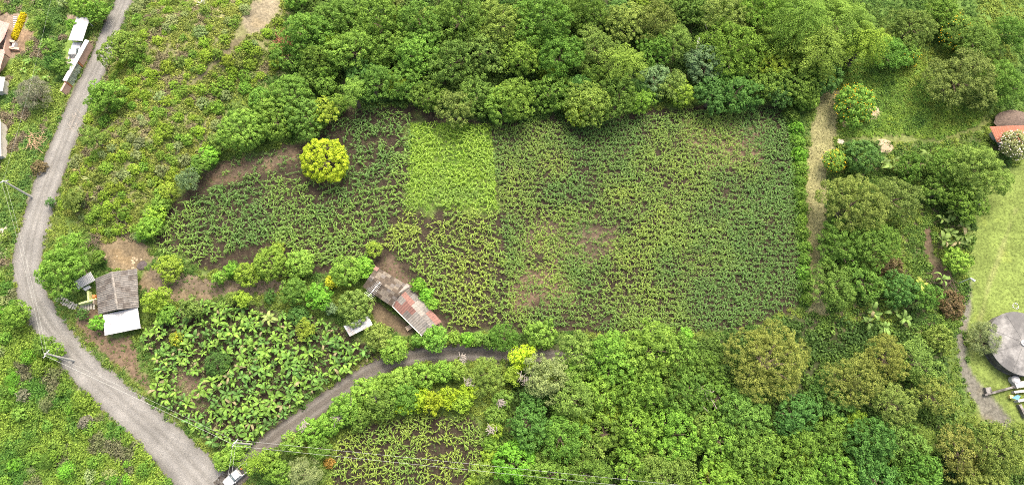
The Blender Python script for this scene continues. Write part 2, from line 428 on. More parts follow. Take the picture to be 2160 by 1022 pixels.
# ------------------------------------------------------------------ road, track: strips lying on the ground with ragged edges
def strip(name, line, cross, colours, mat, lift, seed, rag=.35, n=260):
    P = np.array(line, float)
    t = np.concatenate([[0], np.cumsum(np.linalg.norm(np.diff(P[:, :2], axis=0), axis=1))])
    tt = np.linspace(0, t[-1], n)
    # smooth the polyline a little
    C = np.stack([np.interp(tt, t, P[:, k]) for k in range(3)], 1)
    for _ in range(10): C[1:-1] = .25 * C[:-2] + .5 * C[1:-1] + .25 * C[2:]
    x, y, z = ground(C[:, 0], C[:, 1])
    zc = np.hypot(x, y - 0)
    d = np.gradient(np.stack([x, y], 1), axis=0); d /= np.linalg.norm(d, axis=1)[:, None]
    nr2 = np.stack([-d[:, 1], d[:, 0]], 1)
    _, _, dep = to_px(x, y, z)
    w = C[:, 2] * dep / F_PX
    V = []; K = []
    s = np.arange(n) * .5
    for i, u in enumerate(cross):
        edge = 1 + (rag * (fbm(s / 3.0, s * 0 + i * (1 if u < 0 else 7), seed, 4) - .5) if abs(u) > .8 else 0)
        vx = x + nr2[:, 0] * w / 2 * u * edge; vy = y + nr2[:, 1] * w / 2 * u * edge
        vz = height(vx, vy) + (lift if abs(u) < .97 else -.04)
        V.append(np.stack([vx, vy, vz], 1))
        nz = .85 + .3 * fbm(s / 5 + i * 3, s / 40, seed + 5, 3)
        K.append(np.array(colours[i])[None] * nz[:, None])
    V = np.concatenate(V); K = np.concatenate(K); k = len(cross)
    a = (np.arange(k - 1)[:, None] * n + np.arange(n - 1)[None]).ravel()
    return link(name, mesh_np(name, V, np.stack([a, a + n, a + n + 1, a + 1], 1), mat, col=K, smooth=True), kind='structure')

g0, g1, g2 = (.102, .098, .088), (.124, .121, .111), (.150, .147, .137)
CR = [-1, -.9, -.72, -.5, -.36, -.18, 0, .18, .36, .5, .72, .9, 1]
strip('gravel_road', ROAD, CR, [g0, g0, g1, g2, g2, g1, g2, g1, g2, g2, g1, g0, g0], M['gravel'], .05, 31)
t0, t1, t2 = (.062, .054, .045), (.078, .071, .062), (.104, .097, .087)
strip('dirt_track', TRACK, CR, [t0, t0, t1, t2, t2, t1, t1, t1, t2, t2, t1, t0, t0], M['gravel'], .05, 57, .5, 200)

# ------------------------------------------------------------------ scatter helpers for what nobody could count
def scatter_px(poly, per_m2, seed=1, bare=None, jitter=True):
    """ground points spread evenly (per square metre) over a zone of the photograph"""
    r = np.random.default_rng(seed); P = np.array(poly, float)
    P2 = np.array([gpt(a, b)[:2] for a, b in P])
    lo, hi = P2.min(0), P2.max(0); n = int((hi[0] - lo[0]) * (hi[1] - lo[1]) * per_m2)
    x = r.uniform(lo[0], hi[0], n); y = r.uniform(lo[1], hi[1], n)
    k = sdist(x, y, P2) > 0
    return x[k], y[k]

def not_on(x, y, polys, margin=0):
    px, py, _ = to_px(x, y, height(x, y))
    k = np.ones(len(x), bool)
    for p in polys: k &= sdist(px, py, p) < -margin
    return x[k], y[k]

PROTO = bpy.data.collections.new('prototypes')      # never linked to the scene
def stuff(name, x, y, scale, col, protos, label, cat, seed=0, tilt=.15, dz=0.0):
    r = np.random.default_rng(seed + 99); n = len(x)
    me = bpy.data.meshes.new(name); me.vertices.add(n)
    me.vertices.foreach_set('co', np.stack([x, y, height(x, y) + dz], 1).astype(np.float32).ravel())
    a = me.attributes.new('scl', 'FLOAT', 'POINT'); a.data.foreach_set('value', np.ascontiguousarray(scale, np.float32))
    a = me.attributes.new('rot', 'FLOAT_VECTOR', 'POINT')
    a.data.foreach_set('vector', np.stack([r.normal(0, tilt, n), r.normal(0, tilt, n), r.uniform(0, 6.283, n)], 1).astype(np.float32).ravel())
    a = me.attributes.new('col', 'FLOAT_COLOR', 'POINT'); c4 = np.ones((n, 4), np.float32); c4[:, :3] = col; a.data.foreach_set('color', c4.ravel())
    a = me.attributes.new('pick', 'INT', 'POINT'); a.data.foreach_set('value', r.integers(0, len(protos), n).astype(np.int32))
    o = link(name, me, label=label, cat=cat, kind='stuff')
    c = bpy.data.collections.new('kinds_' + name)
    for i, p in enumerate(protos):
        po = bpy.data.objects.new('%02d_%s' % (i, name), p); c.objects.link(po)
    ng = bpy.data.node_groups.new('scatter_' + name, 'GeometryNodeTree')
    ng.interface.new_socket('Geometry', in_out='INPUT', socket_type='NodeSocketGeometry')
    ng.interface.new_socket('Geometry', in_out='OUTPUT', socket_type='NodeSocketGeometry')
    N, L = ng.nodes, ng.links
    gi, go = N.new('NodeGroupInput'), N.new('NodeGroupOutput')
    ci = N.new('GeometryNodeCollectionInfo'); ci.inputs['Collection'].default_value = c
    ci.inputs['Separate Children'].default_value = True; ci.inputs['Reset Children'].default_value = True
    iop = N.new('GeometryNodeInstanceOnPoints'); iop.inputs['Pick Instance'].default_value = True
    def att(nm, ty):
        q = N.new('GeometryNodeInputNamedAttribute'); q.data_type = ty; q.inputs['Name'].default_value = nm; return q.outputs['Attribute']
    L.new(gi.outputs[0], iop.inputs['Points']); L.new(ci.outputs[0], iop.inputs['Instance'])
    L.new(att('scl', 'FLOAT'), iop.inputs['Scale']); L.new(att('rot', 'FLOAT_VECTOR'), iop.inputs['Rotation']); L.new(att('pick', 'INT'), iop.inputs['Instance Index'])
    L.new(iop.outputs[0], go.inputs[0])
    md = o.modifiers.new('scatter', 'NODES'); md.node_group = ng
    return o

# ------------------------------------------------------------------ leaf geometry
def unit(a): return a / (np.linalg.norm(a, axis=-1, keepdims=True) + 1e-9)

def leaf_quads(C, Nn, A, Ln, Wd, fold=.18):
    """diamond-shaped leaves: centre, normal, axis, length, width"""
    A = unit(A - Nn * (A * Nn).sum(1, keepdims=True)); B = np.cross(Nn, A)
    Ln = np.asarray(Ln)[:, None]; Wd = np.asarray(Wd)[:, None]
    base = C - A * Ln * .5; tip = C + A * Ln * .5 - Nn * Ln * .12
    le = C + B * Wd * .5 + Nn * Wd * fold; ri = C - B * Wd * .5 + Nn * Wd * fold
    V = np.stack([base, ri, tip, le], 1).reshape(-1, 3)
    return V, np.arange(len(V)).reshape(-1, 4)

def herb_mesh(name, R, nl, ll, lw, seed, up=.5, mat=None):
    r = np.random.default_rng(seed)
    d = unit(r.normal(size=(nl, 3)) * (1, 1, .8) + (0, 0, up)); d[:, 2] = np.abs(d[:, 2])
    C = d * R * r.uniform(.45, 1, (nl, 1)); C[:, 2] *= .8
    Nn = unit(d + .55 * r.normal(size=(nl, 3)) + (0, 0, .4)); A = r.normal(size=(nl, 3)) + d * .6
    V, Q = leaf_quads(C, Nn, A, ll * r.uniform(.7, 1.3, nl), lw * r.uniform(.7, 1.3, nl))
    return mesh_np(name, V, Q, mat or M['leaf_i'], tint=r.uniform(0, 1, nl))

def blades_mesh(name, nl, ln, wd, segs, seed, rise=.8, spread=.5, stalk=0.0, mat=None):
    """arching strap leaves (grass tufts, corn): strips of segs quads"""
    r = np.random.default_rng(seed); V = []; Q = []; T = []
    for i in range(nl):
        if stalk: az = (i % 2) * math.pi + r.normal(0, .55) + (seed % 7); z0 = stalk * (.12 + .85 * i / nl); L = ln * r.uniform(.75, 1.2) * (1 - .35 * abs(i / nl - .55))
        else: az = r.uniform(0, 6.28); z0 = 0; L = ln * r.uniform(.6, 1.2)
        el = r.uniform(.55, 1.15) * rise if stalk else r.uniform(.5, 1.35)
        bend = r.uniform(1.3, 2.4) * (1 if stalk else spread)
        p = np.array([r.normal(0, .03), r.normal(0, .03), z0]); b = len(V)
        tw = r.normal(0, .25)
        for s in range(segs + 1):
            u = s / segs; w = wd * (.45 + 1.6 * u * (1 - u) * 1.35 if u < .95 else .08) * r.uniform(.9, 1.1)
            h = np.array([math.cos(az), math.sin(az), 0]); sd = np.array([-math.sin(az), math.cos(az), .35 * math.sin(tw + u)])
            V += [tuple(p - sd * w / 2), tuple(p + sd * w / 2)]
            e = el - bend * u * 1.15
            p = p + (h * math.cos(e) + np.array([0, 0, math.sin(e)])) * L / segs
            az += r.normal(0, .08)
        for s in range(segs):
            Q.append((b + 2 * s, b + 2 * s + 1, b + 2 * s + 3, b + 2 * s + 2)); T.append(min(1, max(0, r.uniform(.2, .8) + .15 * (s / segs))))
    if stalk:
        b = len(V); k = .022
        V += [(-k, -k, -.1), (k, -k, -.1), (k, k, -.1), (-k, k, -.1), (-k * .5, -k * .5, stalk), (k * .5, -k * .5, stalk), (k * .5, k * .5, stalk), (-k * .5, k * .5, stalk)]
        Q += [(b, b + 1, b + 5, b + 4), (b + 1, b + 2, b + 6, b + 5), (b + 2, b + 3, b + 7, b + 6), (b + 3, b, b + 4, b + 7)]; T += [.4] * 4
    return mesh_np(name, np.array(V), np.array(Q), mat or M['leaf_i'], tint=np.array(T))

HERB = [herb_mesh('herb', .36, 22, .26, .15, 100 + i) for i in range(4)]
BUSHY = [herb_mesh('low_bush', .65, 70, .30, .16, 120 + i, .4) for i in range(3)]
TUFT = [blades_mesh('grass_tuft', 16, .65, .05, 3, 140 + i, spread=.9) for i in range(4)]
CORN = [blades_mesh('corn_plant', 8, 1.2, .115, 6, 160 + i, rise=.85, stalk=1.1, mat=M['blade']) for i in range(6)]
CORN_O = [blades_mesh('corn_plant', 8, 1.2, .115, 6, 160 + i, rise=.85, stalk=1.1, mat=M['blade_o']) for i in range(6)]
# ------------------------------------------------------------------ cornfields
def corn_rows(poly, row, step, seed, ang=0.0, jit=.17):
    r = np.random.default_rng(seed)
    P2 = np.array([gpt(a, b)[:2] for a, b in poly]); c = P2.mean(0); R = np.abs(P2 - c).max() * 1.5
    u, v = np.meshgrid(np.arange(-R, R, step), np.arange(-R, R, row)); u = u.ravel(); v = v.ravel()
    u = u + r.normal(0, step * .33, u.shape); v = v + r.normal(0, jit, v.shape) + 1.1 * (fbm(u / 8, v / 14, seed, 2) - .5) * 2
    ca, sa = math.cos(ang), math.sin(ang)
    x = c[0] + u * ca - v * sa; y = c[1] + u * sa + v * ca
    px, py, _ = to_px(x, y, height(x, y))
    k = sdist(px, py, poly) + 14 * (fbm(x / 3, y / 3, seed + 3, 3) - .5) > 2
    return x[k], y[k], px[k], py[k], r

BARE = [(1255,512,40,.72),(1135,505,45,.6),(1105,640,40,.6),(1160,600,40,.6),(1300,535,30,.5),(1560,325,50,.55),(1480,290,40,.4),(1240,340,25,.4),(1425,300,30,.4),
        (820,290,28,.8),(850,360,22,.6),(660,395,26,.7),(700,420,25,.5),(580,430,28,.55),(520,470,16,.5),(860,560,20,.6),(940,600,30,.45),(1000,560,25,.5),(905,470,25,.5),
        (1010,480,24,.5),(980,650,24,.4),(770,235,28,.6),(900,955,30,.5),(800,960,25,.45),(960,1000,25,.5),(760,920,20,.5),(1400,470,24,.35),(1600,450,22,.25),(1330,600,30,.35),(1240,650,26,.4)]
FIELD6 = [(450,352),(560,312),(655,290),(690,270),(740,238),(738,335),(700,390),(640,388),(560,366),(470,388)]
def thin(x, y, px, py, r, base):
    k = r.uniform(size=len(x)) < base
    keep = np.ones(len(x))
    for bx, by, br, s in BARE:
        keep *= 1 - .8 * s * np.exp(-((px - bx) ** 2 + (py - by) ** 2) / (br * br) * .9)
    keep *= .72 + .6 * sstep(.32, .5, fbm(x / 4.0, y / 4.0, 77, 3))
    return k & (r.uniform(size=len(x)) < keep)

def mixc(a, b, t): return np.array(a)[None] * (1 - t[:, None]) + np.array(b)[None] * t[:, None]
DK, MD, YG, BR = (.086, .172, .036), (.142, .245, .042), (.200, .282, .044), (.190, .315, .034)
cx_, cy_, cs_, cc_ = [], [], [], []
for poly, row, step, ang, seed, base, scl in ((FIELD1, 1.15, .54, .22, 1, .84, .98), (FIELD2, 1.0, .46, .08, 2, .88, .86), (FIELD3, 1.1, .50, -.28, 3, .84, .88), (FIELD4, 1.06, .32, -.05, 4, .97, .77), (FIELD6, 1.3, .8, .3, 6, .62, .8)):
    x, y, px, py, r = corn_rows(poly, row, step, seed, ang)
    k = thin(x, y, px, py, r, base); x, y, px, py = x[k], y[k], px[k], py[k]
    n = fbm(x / 7, y / 7, seed + 40, 3); rr = r.uniform(-.12, .12, len(x))
    if seed in (1, 6): c = mixc(DK, MD, np.clip((n - .35) * 3 + rr + sstep(430, 520, py) * .35 + sstep(820, 860, px) * .3, 0, 1))
    elif seed == 2: c = mixc(MD, BR, np.clip((n - .3) * 3 + rr + .35, 0, 1))
    elif seed == 3: c = mixc(MD, YG, np.clip((n - .35) * 3.5 + rr + .3 - sstep(600, 680, py) * .4, 0, 1))
    else:
        lt = np.exp(-(((px - 1330) / 190) ** 2 + ((py - 480) / 190) ** 2)) + .6 * np.exp(-(((px - 1540) / 70) ** 2 + ((py - 320) / 60) ** 2)) + .5 * np.exp(-(((px - 1120) / 70) ** 2 + ((py - 560) / 90) ** 2))
        c = mixc(DK, YG, np.clip(lt * .5 + (n - .5) * 1.5 + rr + .08 - .12 * sstep(1450, 1600, px), 0, .85))
    cx_.append(x); cy_.append(y); cc_.append(c); cs_.append(scl * r.uniform(.62, 1.2, len(x)) * (.8 + .4 * fbm(x / 5, y / 5, 9, 2)))
x, y = np.concatenate(cx_), np.concatenate(cy_)
stuff('corn_crop', x, y, np.concatenate(cs_), np.concatenate(cc_), CORN, 'rows of young green corn filling the large field', 'corn crop', 5, .09)

# the small lower field: every plant its own object (nearest the camera)
x, y, px, py, r = corn_rows(FIELD5, 1.0, .58, 8, .1)
k = thin(x, y, px, py, r, .8) & (py < 1026); x, y, px, py = x[k], y[k], px[k], py[k]
if len(x) > 298:
    s = np.sort(r.permutation(len(x))[:298]); x, y, px, py = x[s], y[s], px[s], py[s]
n = fbm(x / 6, y / 6, 66, 3)
c = mixc(MD, YG, np.clip((n - .35) * 3 + .35 - sstep(900, 1000, px) * .5, 0, 1))
for i in range(len(x)):
    o = link('corn_plant', CORN_O[i % 6], loc=(x[i], y[i], height(x[i], y[i])), label='corn plant in the small lower field below the dirt track', cat='corn plant', group='corn plants of the small lower field')
    s = r.uniform(.68, 1.08); o.scale = (s, s, s); o.rotation_euler = (r.normal(0, .08), r.normal(0, .08), r.uniform(0, 6.28)); o.color = (*c[i], 1)

# ------------------------------------------------------------------ grass, weeds, undergrowth
ROADS = [ROADP, TRACKP]
def tone(x, y, a, b, seed, sc=4.0, sharp=3.0, rnd=.25):
    r = np.random.default_rng(seed)
    t = np.clip((fbm(x / sc, y / sc, seed, 4) - .5) * sharp + .5 + r.uniform(-rnd, rnd, len(x)), 0, 1)
    return mixc(a, b, t) * r.uniform(.8, 1.2, (len(x), 1))
SWZ = [(-70,560),(32,600),(50,660),(100,735),(150,795),(220,865),(300,935),(395,1040),(-70,1040)]
NWZ = [(-70,-30),(240,-30),(222,45),(180,140),(140,215),(110,280),(75,380),(40,480),(30,560),(-70,560)]
roofs = [[(140,30),(195,30),(180,90),(185,135),(150,205),(130,200),(138,140)], [(-70,30),(60,30),(55,85),(45,112),(12,150),(-70,150)], [(-70,160),(14,160),(14,196),(-70,196)]]
x, y = scatter_px(SWZ, 7.5, 1); x, y = not_on(x, y, ROADS, 2)
br = fbm(x / 3.2, y / 3.2, 301, 4) > .61
c = tone(x, y, (.075, .18, .030), (.185, .285, .042), 302, 6, 4.5); c[br] = tone(x[br], y[br], (.15, .155, .085), (.14, .175, .065), 303, 2)
stuff('slope_weeds', x, y, np.random.default_rng(1).uniform(.6, 1.6, len(x)), c, HERB + TUFT[:2] + BUSHY[:2], 'tangled green weeds and dry brush on the slope below the road bend', 'weeds', 1, .3)
x, y = scatter_px(NWZ, 6.5, 2); x, y = not_on(x, y, ROADS + roofs, 2)
px, py, _ = to_px(x, y, height(x, y)); k = ~((sdist(px, py, [(40,60),(80,60),(60,110),(35,110)]) > 0) & (np.random.default_rng(3).uniform(size=len(x)) < .7)); x, y = x[k], y[k]
c = tone(x, y, (.095, .19, .044), (.21, .295, .055), 312, 5); br = fbm(x / 3, y / 3, 313, 4) > .63; c[br] = (.19, .165, .105)
stuff('plot_weeds', x, y, np.random.default_rng(2).uniform(.6, 1.5, len(x)), c, HERB + TUFT + BUSHY[:2], 'mixed weeds and grass left of the gravel road', 'weeds', 2, .25)
x, y = scatter_px(HILLZ, 8.0, 4); x, y = not_on(x, y, ROADS + [[(508,45),(535,0),(600,-30),(585,30),(555,62),(525,74),(490,106),(410,178),(402,176),(482,100)]], 1)
k = np.random.default_rng(5).uniform(size=len(x)) < .45 + .8 * sstep(.36, .5, fbm(x / 3, y / 3, 320, 3)); x, y = x[k], y[k]
c = tone(x, y, (.165, .225, .052), (.24, .285, .060), 322, 4); br = fbm(x / 2.4, y / 2.4, 323, 4) > .62; c[br] = tone(x[br], y[br], (.17, .15, .09), (.23, .215, .11), 324, 2)
stuff('hillside_scrub', x, y, np.random.default_rng(6).uniform(.5, 1.3, len(x)), c, HERB + BUSHY[:2], 'low yellow-green and dry brown scrub over the hillside', 'scrub', 3, .3)
# every other uncovered corner of rough ground
VIEWP = [(-60,-60),(2220,-60),(2220,1060),(-60,1060)]
x, y = scatter_px(VIEWP, 4.0, 501)
x, y = not_on(x, y, ROADS + roofs + [SWZ, NWZ, HILLZ, SOIL1, FIELD5, BANANA, MOWNP, WOOD_N, WOOD_S, BYP, YARDP] + [z[0] for z in ZONES[17:25]] + [z[0] for z in ZONES[27:31]], -3)
stuff('rough_ground_weeds', x, y, np.random.default_rng(502).uniform(.5, 1.4, len(x)), tone(x, y, (.085, .17, .034), (.20, .27, .048), 503, 5), HERB + TUFT[:2] + BUSHY[:1], 'leafy weeds on the rough ground between hedges and trees', 'weeds', 501, .25)
# undergrowth in the woods
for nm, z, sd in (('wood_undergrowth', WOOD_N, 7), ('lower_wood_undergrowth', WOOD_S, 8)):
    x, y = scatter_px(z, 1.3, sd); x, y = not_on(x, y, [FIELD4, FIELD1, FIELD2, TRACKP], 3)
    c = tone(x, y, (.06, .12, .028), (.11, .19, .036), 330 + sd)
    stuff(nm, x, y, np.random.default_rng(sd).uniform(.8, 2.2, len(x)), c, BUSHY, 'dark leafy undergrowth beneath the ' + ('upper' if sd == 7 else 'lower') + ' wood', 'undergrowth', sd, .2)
# right-hand meadow, gaps among the trees on the right
MEAD = [(1775,150),(1830,120),(1900,60),(1960,150),(1990,210),(2080,240),(2060,262),(1985,295),(1900,285),(1780,290),(1765,240)]
x, y = scatter_px(MEAD, 8, 11); x, y = not_on(x, y, [MOWNP], 1)
c = tone(x, y, (.115, .225, .038), (.215, .325, .048), 340, 5)
stuff('meadow_weeds', x, y, np.random.default_rng(12).uniform(.6, 1.5, len(x)), c, HERB + TUFT, 'lush bright green weeds beside the mown grass track', 'weeds', 11, .3)
x, y = scatter_px([(1735,300),(2100,300),(2060,470),(2030,700),(1740,690)], 1.6, 13); x, y = not_on(x, y, [MOWNP, [(1948,485),(1962,475),(1972,540),(2005,575),(2000,610),(1968,590)]], 1)
stuff('garden_undergrowth', x, y, np.random.default_rng(14).uniform(.6, 1.6, len(x)), tone(x, y, (.07, .14, .03), (.13, .22, .038), 341), BUSHY + HERB, 'leafy undergrowth between the garden trees', 'undergrowth', 13)
LAWNZ = [(2040,400),(2105,370),(2230,330),(2230,900),(2070,900),(2045,800),(2032,640),(2042,560)]
x, y = scatter_px(LAWNZ, 5, 15); x, y = not_on(x, y, [BYP], 1)
stuff('lawn_grass', x, y, np.random.default_rng(16).uniform(.10, .24, len(x)), tone(x, y, (.10, .145, .034), (.145, .175, .044), 342, 6), TUFT, 'short yellow-green grass of the lawn', 'grass', 15)
x, y = scatter_px(MOWNP, 10, 17)
stuff('track_grass', x, y, np.random.default_rng(18).uniform(.12, .3, len(x)), tone(x, y, (.11, .135, .042), (.165, .15, .075), 343, 2), TUFT, 'short dry grass on the mown track', 'grass', 17)
# verges along the road and the track, weeds in the fields and among the bananas
vx, vy = [], []
for line, pl in ((ROAD, ROADP), (TRACK, TRACKP)):
    P = np.array(line, float); big = [(a, b, w + 34) for a, b, w in line]
    a, b = scatter_px(line_poly(big), 6, 19); a, b = not_on(a, b, ROADS, -1.5); vx.append(a); vy.append(b)
x, y = np.concatenate(vx), np.concatenate(vy)
stuff('verge_weeds', x, y, np.random.default_rng(20).uniform(.35, 1.1, len(x)), tone(x, y, (.095, .165, .035), (.20, .225, .06), 344, 3), HERB + TUFT, 'low weeds along both edges of the gravel road and dirt track', 'weeds', 19)
x, y = scatter_px(FIELD2, 7, 21)
px, py, _ = to_px(x, y, height(x, y)); k = np.random.default_rng(22).uniform(size=len(x)) < 1.05 - sstep(330, 445, py + 60 * (fbm(x / 4, y / 4, 8, 3) - .5)) * .85; x, y = x[k], y[k]
stuff('field_grass', x, y, np.random.default_rng(23).uniform(.4, .9, len(x)), tone(x, y, (.135, .265, .030), (.20, .33, .038), 345, 4), TUFT, 'bright green grass between the corn of the pale middle plot', 'grass', 21)
x, y = scatter_px(SOIL1, 2.6, 24); x5, y5 = scatter_px(FIELD5, 3.0, 25); x, y = np.concatenate([x, x5]), np.concatenate([y, y5])
stuff('field_weeds', x, y, np.random.default_rng(25).uniform(.25, .6, len(x)), tone(x, y, (.085, .155, .04), (.15, .14, .075), 346, 2), HERB + TUFT, 'scattered weeds and dry stalks on the field soil', 'weeds', 24)
x, y = scatter_px(BANANA, 3.4, 26)
stuff('plantation_weeds', x, y, np.random.default_rng(27).uniform(.4, 1.0, len(x)), tone(x, y, (.09, .18, .036), (.22, .22, .11), 347, 2), HERB + TUFT[:2], 'weeds and withered leaves under the banana plants', 'weeds', 26)
x, y = scatter_px([(130,640),(230,640),(230,710),(290,715),(330,770),(320,830),(230,760),(150,690)], 1.8, 28); x5, y5 = scatter_px([(310,560),(600,588),(600,618),(430,642),(320,642)], 1.3, 29); x, y = np.concatenate([x, x5]), np.concatenate([y, y5]); x, y = not_on(x, y, ROADS, 1)
stuff('yard_weeds', x, y, np.random.default_rng(29).uniform(.3, .9, len(x)), tone(x, y, (.09, .17, .035), (.19, .18, .08), 348, 2), HERB, 'sparse weeds on the bare yard around the grey-roofed house', 'weeds', 28)

# ------------------------------------------------------------------ crowns
KIND = {  # lobe radius, lobe spacing, leaves per lobe, leaf length, width, crown height factor, flatten, looseness
    'clump': (.56, .80, 34, .33, .20, .78, 1.0, .14), 'broad': (.62, .86, 40, .36, .20, .62, .8, .6), 'feather': (.66, .86, 58, .30, .14, .52, .6, .65),
    'gold': (.62, .86, 44, .28, .15, .60, .85, .5), 'plume': (.95, 1.55, 190, .30, .13, .72, .9, .3), 'fine': (.36, .5, 26, .19, .11, .85, 1.0, .5),
    'twig': (.8, 1.0, 80, .50, .06, .75, .9, .9), 'bush': (.42, .62, 24, .27, .16, .80, .9, .6)}
def crown_mesh(kind, R, seed):
    lr, sp, nl, ll, lw, hz, flat, loose = KIND[kind]
    r = np.random.default_rng(seed)
    rz = R * hz
    n = max(10, int(2 * math.pi * R * R * (.55 + .45 * hz) / (sp * sp)))
    i = np.arange(n) + .5
    z = 1 - i / n * 1.22; ph = i * 2.399963 + r.uniform(0, 6)
    z = np.clip(z + r.normal(0, .05, n), -.3, 1); s = np.sqrt(np.maximum(0, 1 - z * z))
    D = np.stack([s * np.cos(ph + r.normal(0, .12, n)), s * np.sin(ph + r.normal(0, .12, n)), z], 1)
    # uneven outline: some limbs reach further than others
    k = 5 + int(seed) % 3
    LB = unit(r.normal(size=(k * 2, 3)) * (1, 1, .7) + (0, 0, .3)); amp = r.uniform(-.20, .20, k * 2)
    f = 1 + (amp[None] * np.exp(-(1 - D @ LB.T) * 5)).sum(1)
    f = f * r.uniform(.86, 1.05, n)
    C1 = D * np.array([R - lr * .5, R - lr * .5, rz]) * f[:, None]
    if kind in ('broad', 'feather', 'gold') and R > 1.5:
        # several limbs, each carrying its own small dome
        nk = r.integers(5, 8); ph0 = r.uniform(0, 6)
        subs = [(np.array([0, 0, .12 * R]) + r.normal(0, .1 * R, 3) * (1, 1, .3), R * r.uniform(.46, .60))]
        for s_ in range(nk):
            aa = ph0 + 6.283 * s_ / nk + r.normal(0, .25); dd = R * r.uniform(.42, .66)
            subs.append((np.array([math.cos(aa) * dd, math.sin(aa) * dd, -R * r.uniform(.0, .30)]), R * r.uniform(.30, .50)))
        CC, DD = [], []
        for a_, (c_, r_) in enumerate(subs):
            m_ = max(6, int(2 * math.pi * r_ * r_ * (.6 + .4 * hz) / (sp * sp))); i_ = np.arange(m_) + .5
            zz = np.clip(1 - i_ / m_ * 1.2 + r.normal(0, .06, m_), -.25, 1); ss = np.sqrt(1 - zz * zz); pp = i_ * 2.399963 + r.uniform(0, 6) + r.normal(0, .15, m_)
            d_ = np.stack([ss * np.cos(pp), ss * np.sin(pp), zz], 1); q_ = c_ + d_ * np.array([r_, r_, r_ * hz * 1.25]) * r.uniform(.84, 1.1, (m_, 1))
            ok = np.ones(m_, bool)
            for b_, (c2, r2) in enumerate(subs):
                if b_ != a_: ok &= (((q_ - c2) / np.array([r2, r2, r2 * hz * 1.25])) ** 2).sum(1) > .75
            CC.append(q_[ok]); DD.append(d_[ok])
        C1 = np.concatenate(CC); D = np.concatenate(DD); n = len(C1)
    m = int(n * .35); C2 = C1[r.permutation(n)[:m]] * r.uniform(.5, .82, (m, 1)) - np.array([0, 0, .12 * R])
    gaps = r.uniform(size=n) > (.10 if kind in ('feather', 'broad', 'twig') else .03)
    C = np.concatenate([C1[gaps], C2]); O = unit(np.concatenate([D[gaps], unit(C2)]))
    L = len(C); lt = r.uniform(0, 1, L); lsz = lr * r.uniform(.6, 1.4, L)
    nl_i = nl
    d = unit(r.normal(size=(L, nl_i, 3)) + O[:, None] * .55 + np.array([0, 0, .55]))
    off = d * lsz[:, None, None] * r.uniform(.55, 1.0, (L, nl_i, 1)); off[..., 2] *= flat
    if kind == 'plume':
        H = O.copy(); H[:, 2] = 0; H = unit(H); side = np.stack([-H[:, 1], H[:, 0], H[:, 2]], 1)
        d = unit(r.normal(size=(L, nl_i, 3)) + np.array([0, 0, .5])); e3 = d * lsz[:, None, None] * r.uniform(.85, 1.05, (L, nl_i, 1)); a = e3[..., :1]
        off = H[:, None] * a * 1.75 + side[:, None] * e3[..., 1:2] * .85 + np.array([0, 0, 1.]) * (e3[..., 2:] * .75 - .22 * (a + .4) ** 2)
        d = unit(H[:, None] * d[..., :1] * .6 + side[:, None] * d[..., 1:2] + np.array([0, 0, 1.]) * d[..., 2:])
    P = (C[:, None] + off).reshape(-1, 3)
    dn = d.reshape(-1, 3); Oo = np.repeat(O, nl_i, 0)
    Nn = unit(dn + loose * r.normal(size=dn.shape) + np.array([0, 0, .35]))
    A = r.normal(size=dn.shape) + dn * .8 + Oo * .4 - np.array([0, 0, .25])
    nn = len(P)
    V, Q = leaf_quads(P, Nn, A, ll * r.uniform(.7, 1.3, nn), lw * r.uniform(.7, 1.3, nn))
    tint = np.clip(np.repeat(lt, nl_i) * .55 + r.uniform(0, 1, nn) * .45, 0, 1)
    return mesh_np('crown', V, Q, M['leaf'], tint=tint)

def trunk_mesh(R, ht, hz, seed, twiggy=False):
    r = np.random.default_rng(seed); b = MB()
    r0 = .045 * ht + .05 * R * .5; cz = ht - R * hz; fork = max(.3 * ht, cz - .35 * R)
    lean = r.normal(0, .05 * R, 2)
    b.tube([(0, 0, -.4), (lean[0] * .3, lean[1] * .3, fork * .5), (lean[0], lean[1], fork)], [r0 * 1.25, r0 * .9, r0 * .7], 7)
    for k in range(7 if R > 2 else 4):
        a = k * 2.4 + r.uniform(0, .7); q = r.uniform(.45, .85) if not twiggy else r.uniform(.7, 1)
        q *= .85; e = np.array([math.cos(a) * R * q, math.sin(a) * R * q, cz - .12 * R + R * hz * (1 - q) * .45])
        mid = np.array([lean[0], lean[1], fork]) * .5 + e * .5 + np.array([0, 0, .0])
        b.tube([(lean[0], lean[1], fork - .1), mid, e], [r0 * .5, r0 * .32, r0 * .12], 5)
    return b.mesh('trunk', M['bark'])

TONES = {'mid': (0.119, 0.226, 0.034), 'light': (0.160, 0.286, 0.040), 'yg': (0.209, 0.320, 0.036), 'yellow': (.37, .47, .03), 'olive': (0.169, 0.252, 0.050), 'dark': (0.082, 0.181, 0.038),
         'blue': (0.118, 0.192, 0.082), 'gold': (.188, .234, .05), 'brown': (.155, .130, .06), 'grey': (.200, .205, .135), 'pale': (0.219, 0.278, 0.105), 'neon': (0.250, 0.360, 0.022), 'bright': (0.144, 0.320, 0.034),
         'orange': (0.280, 0.180, 0.040), 'white': (0.620, 0.580, 0.520), 'flower': (0.660, 0.420, 0.020)}
SIZES = {}
def size_class(kind, R):
    c = [1.0, 1.6, 2.4, 3.4, 4.6, 6.0, 8.8]
    return min(c, key=lambda q: abs(math.log(q / R)))
CACHE = {}
TREE_N = [0]
HEIGHTK = {'clump': (1.25, 1.2), 'broad': (1.25, 1.8), 'feather': (1.1, 2.2), 'gold': (1.3, 2.4), 'plume': (1.5, 3.5), 'fine': (1.2, .6), 'twig': (1.1, .8), 'bush': (1.0, .1)}

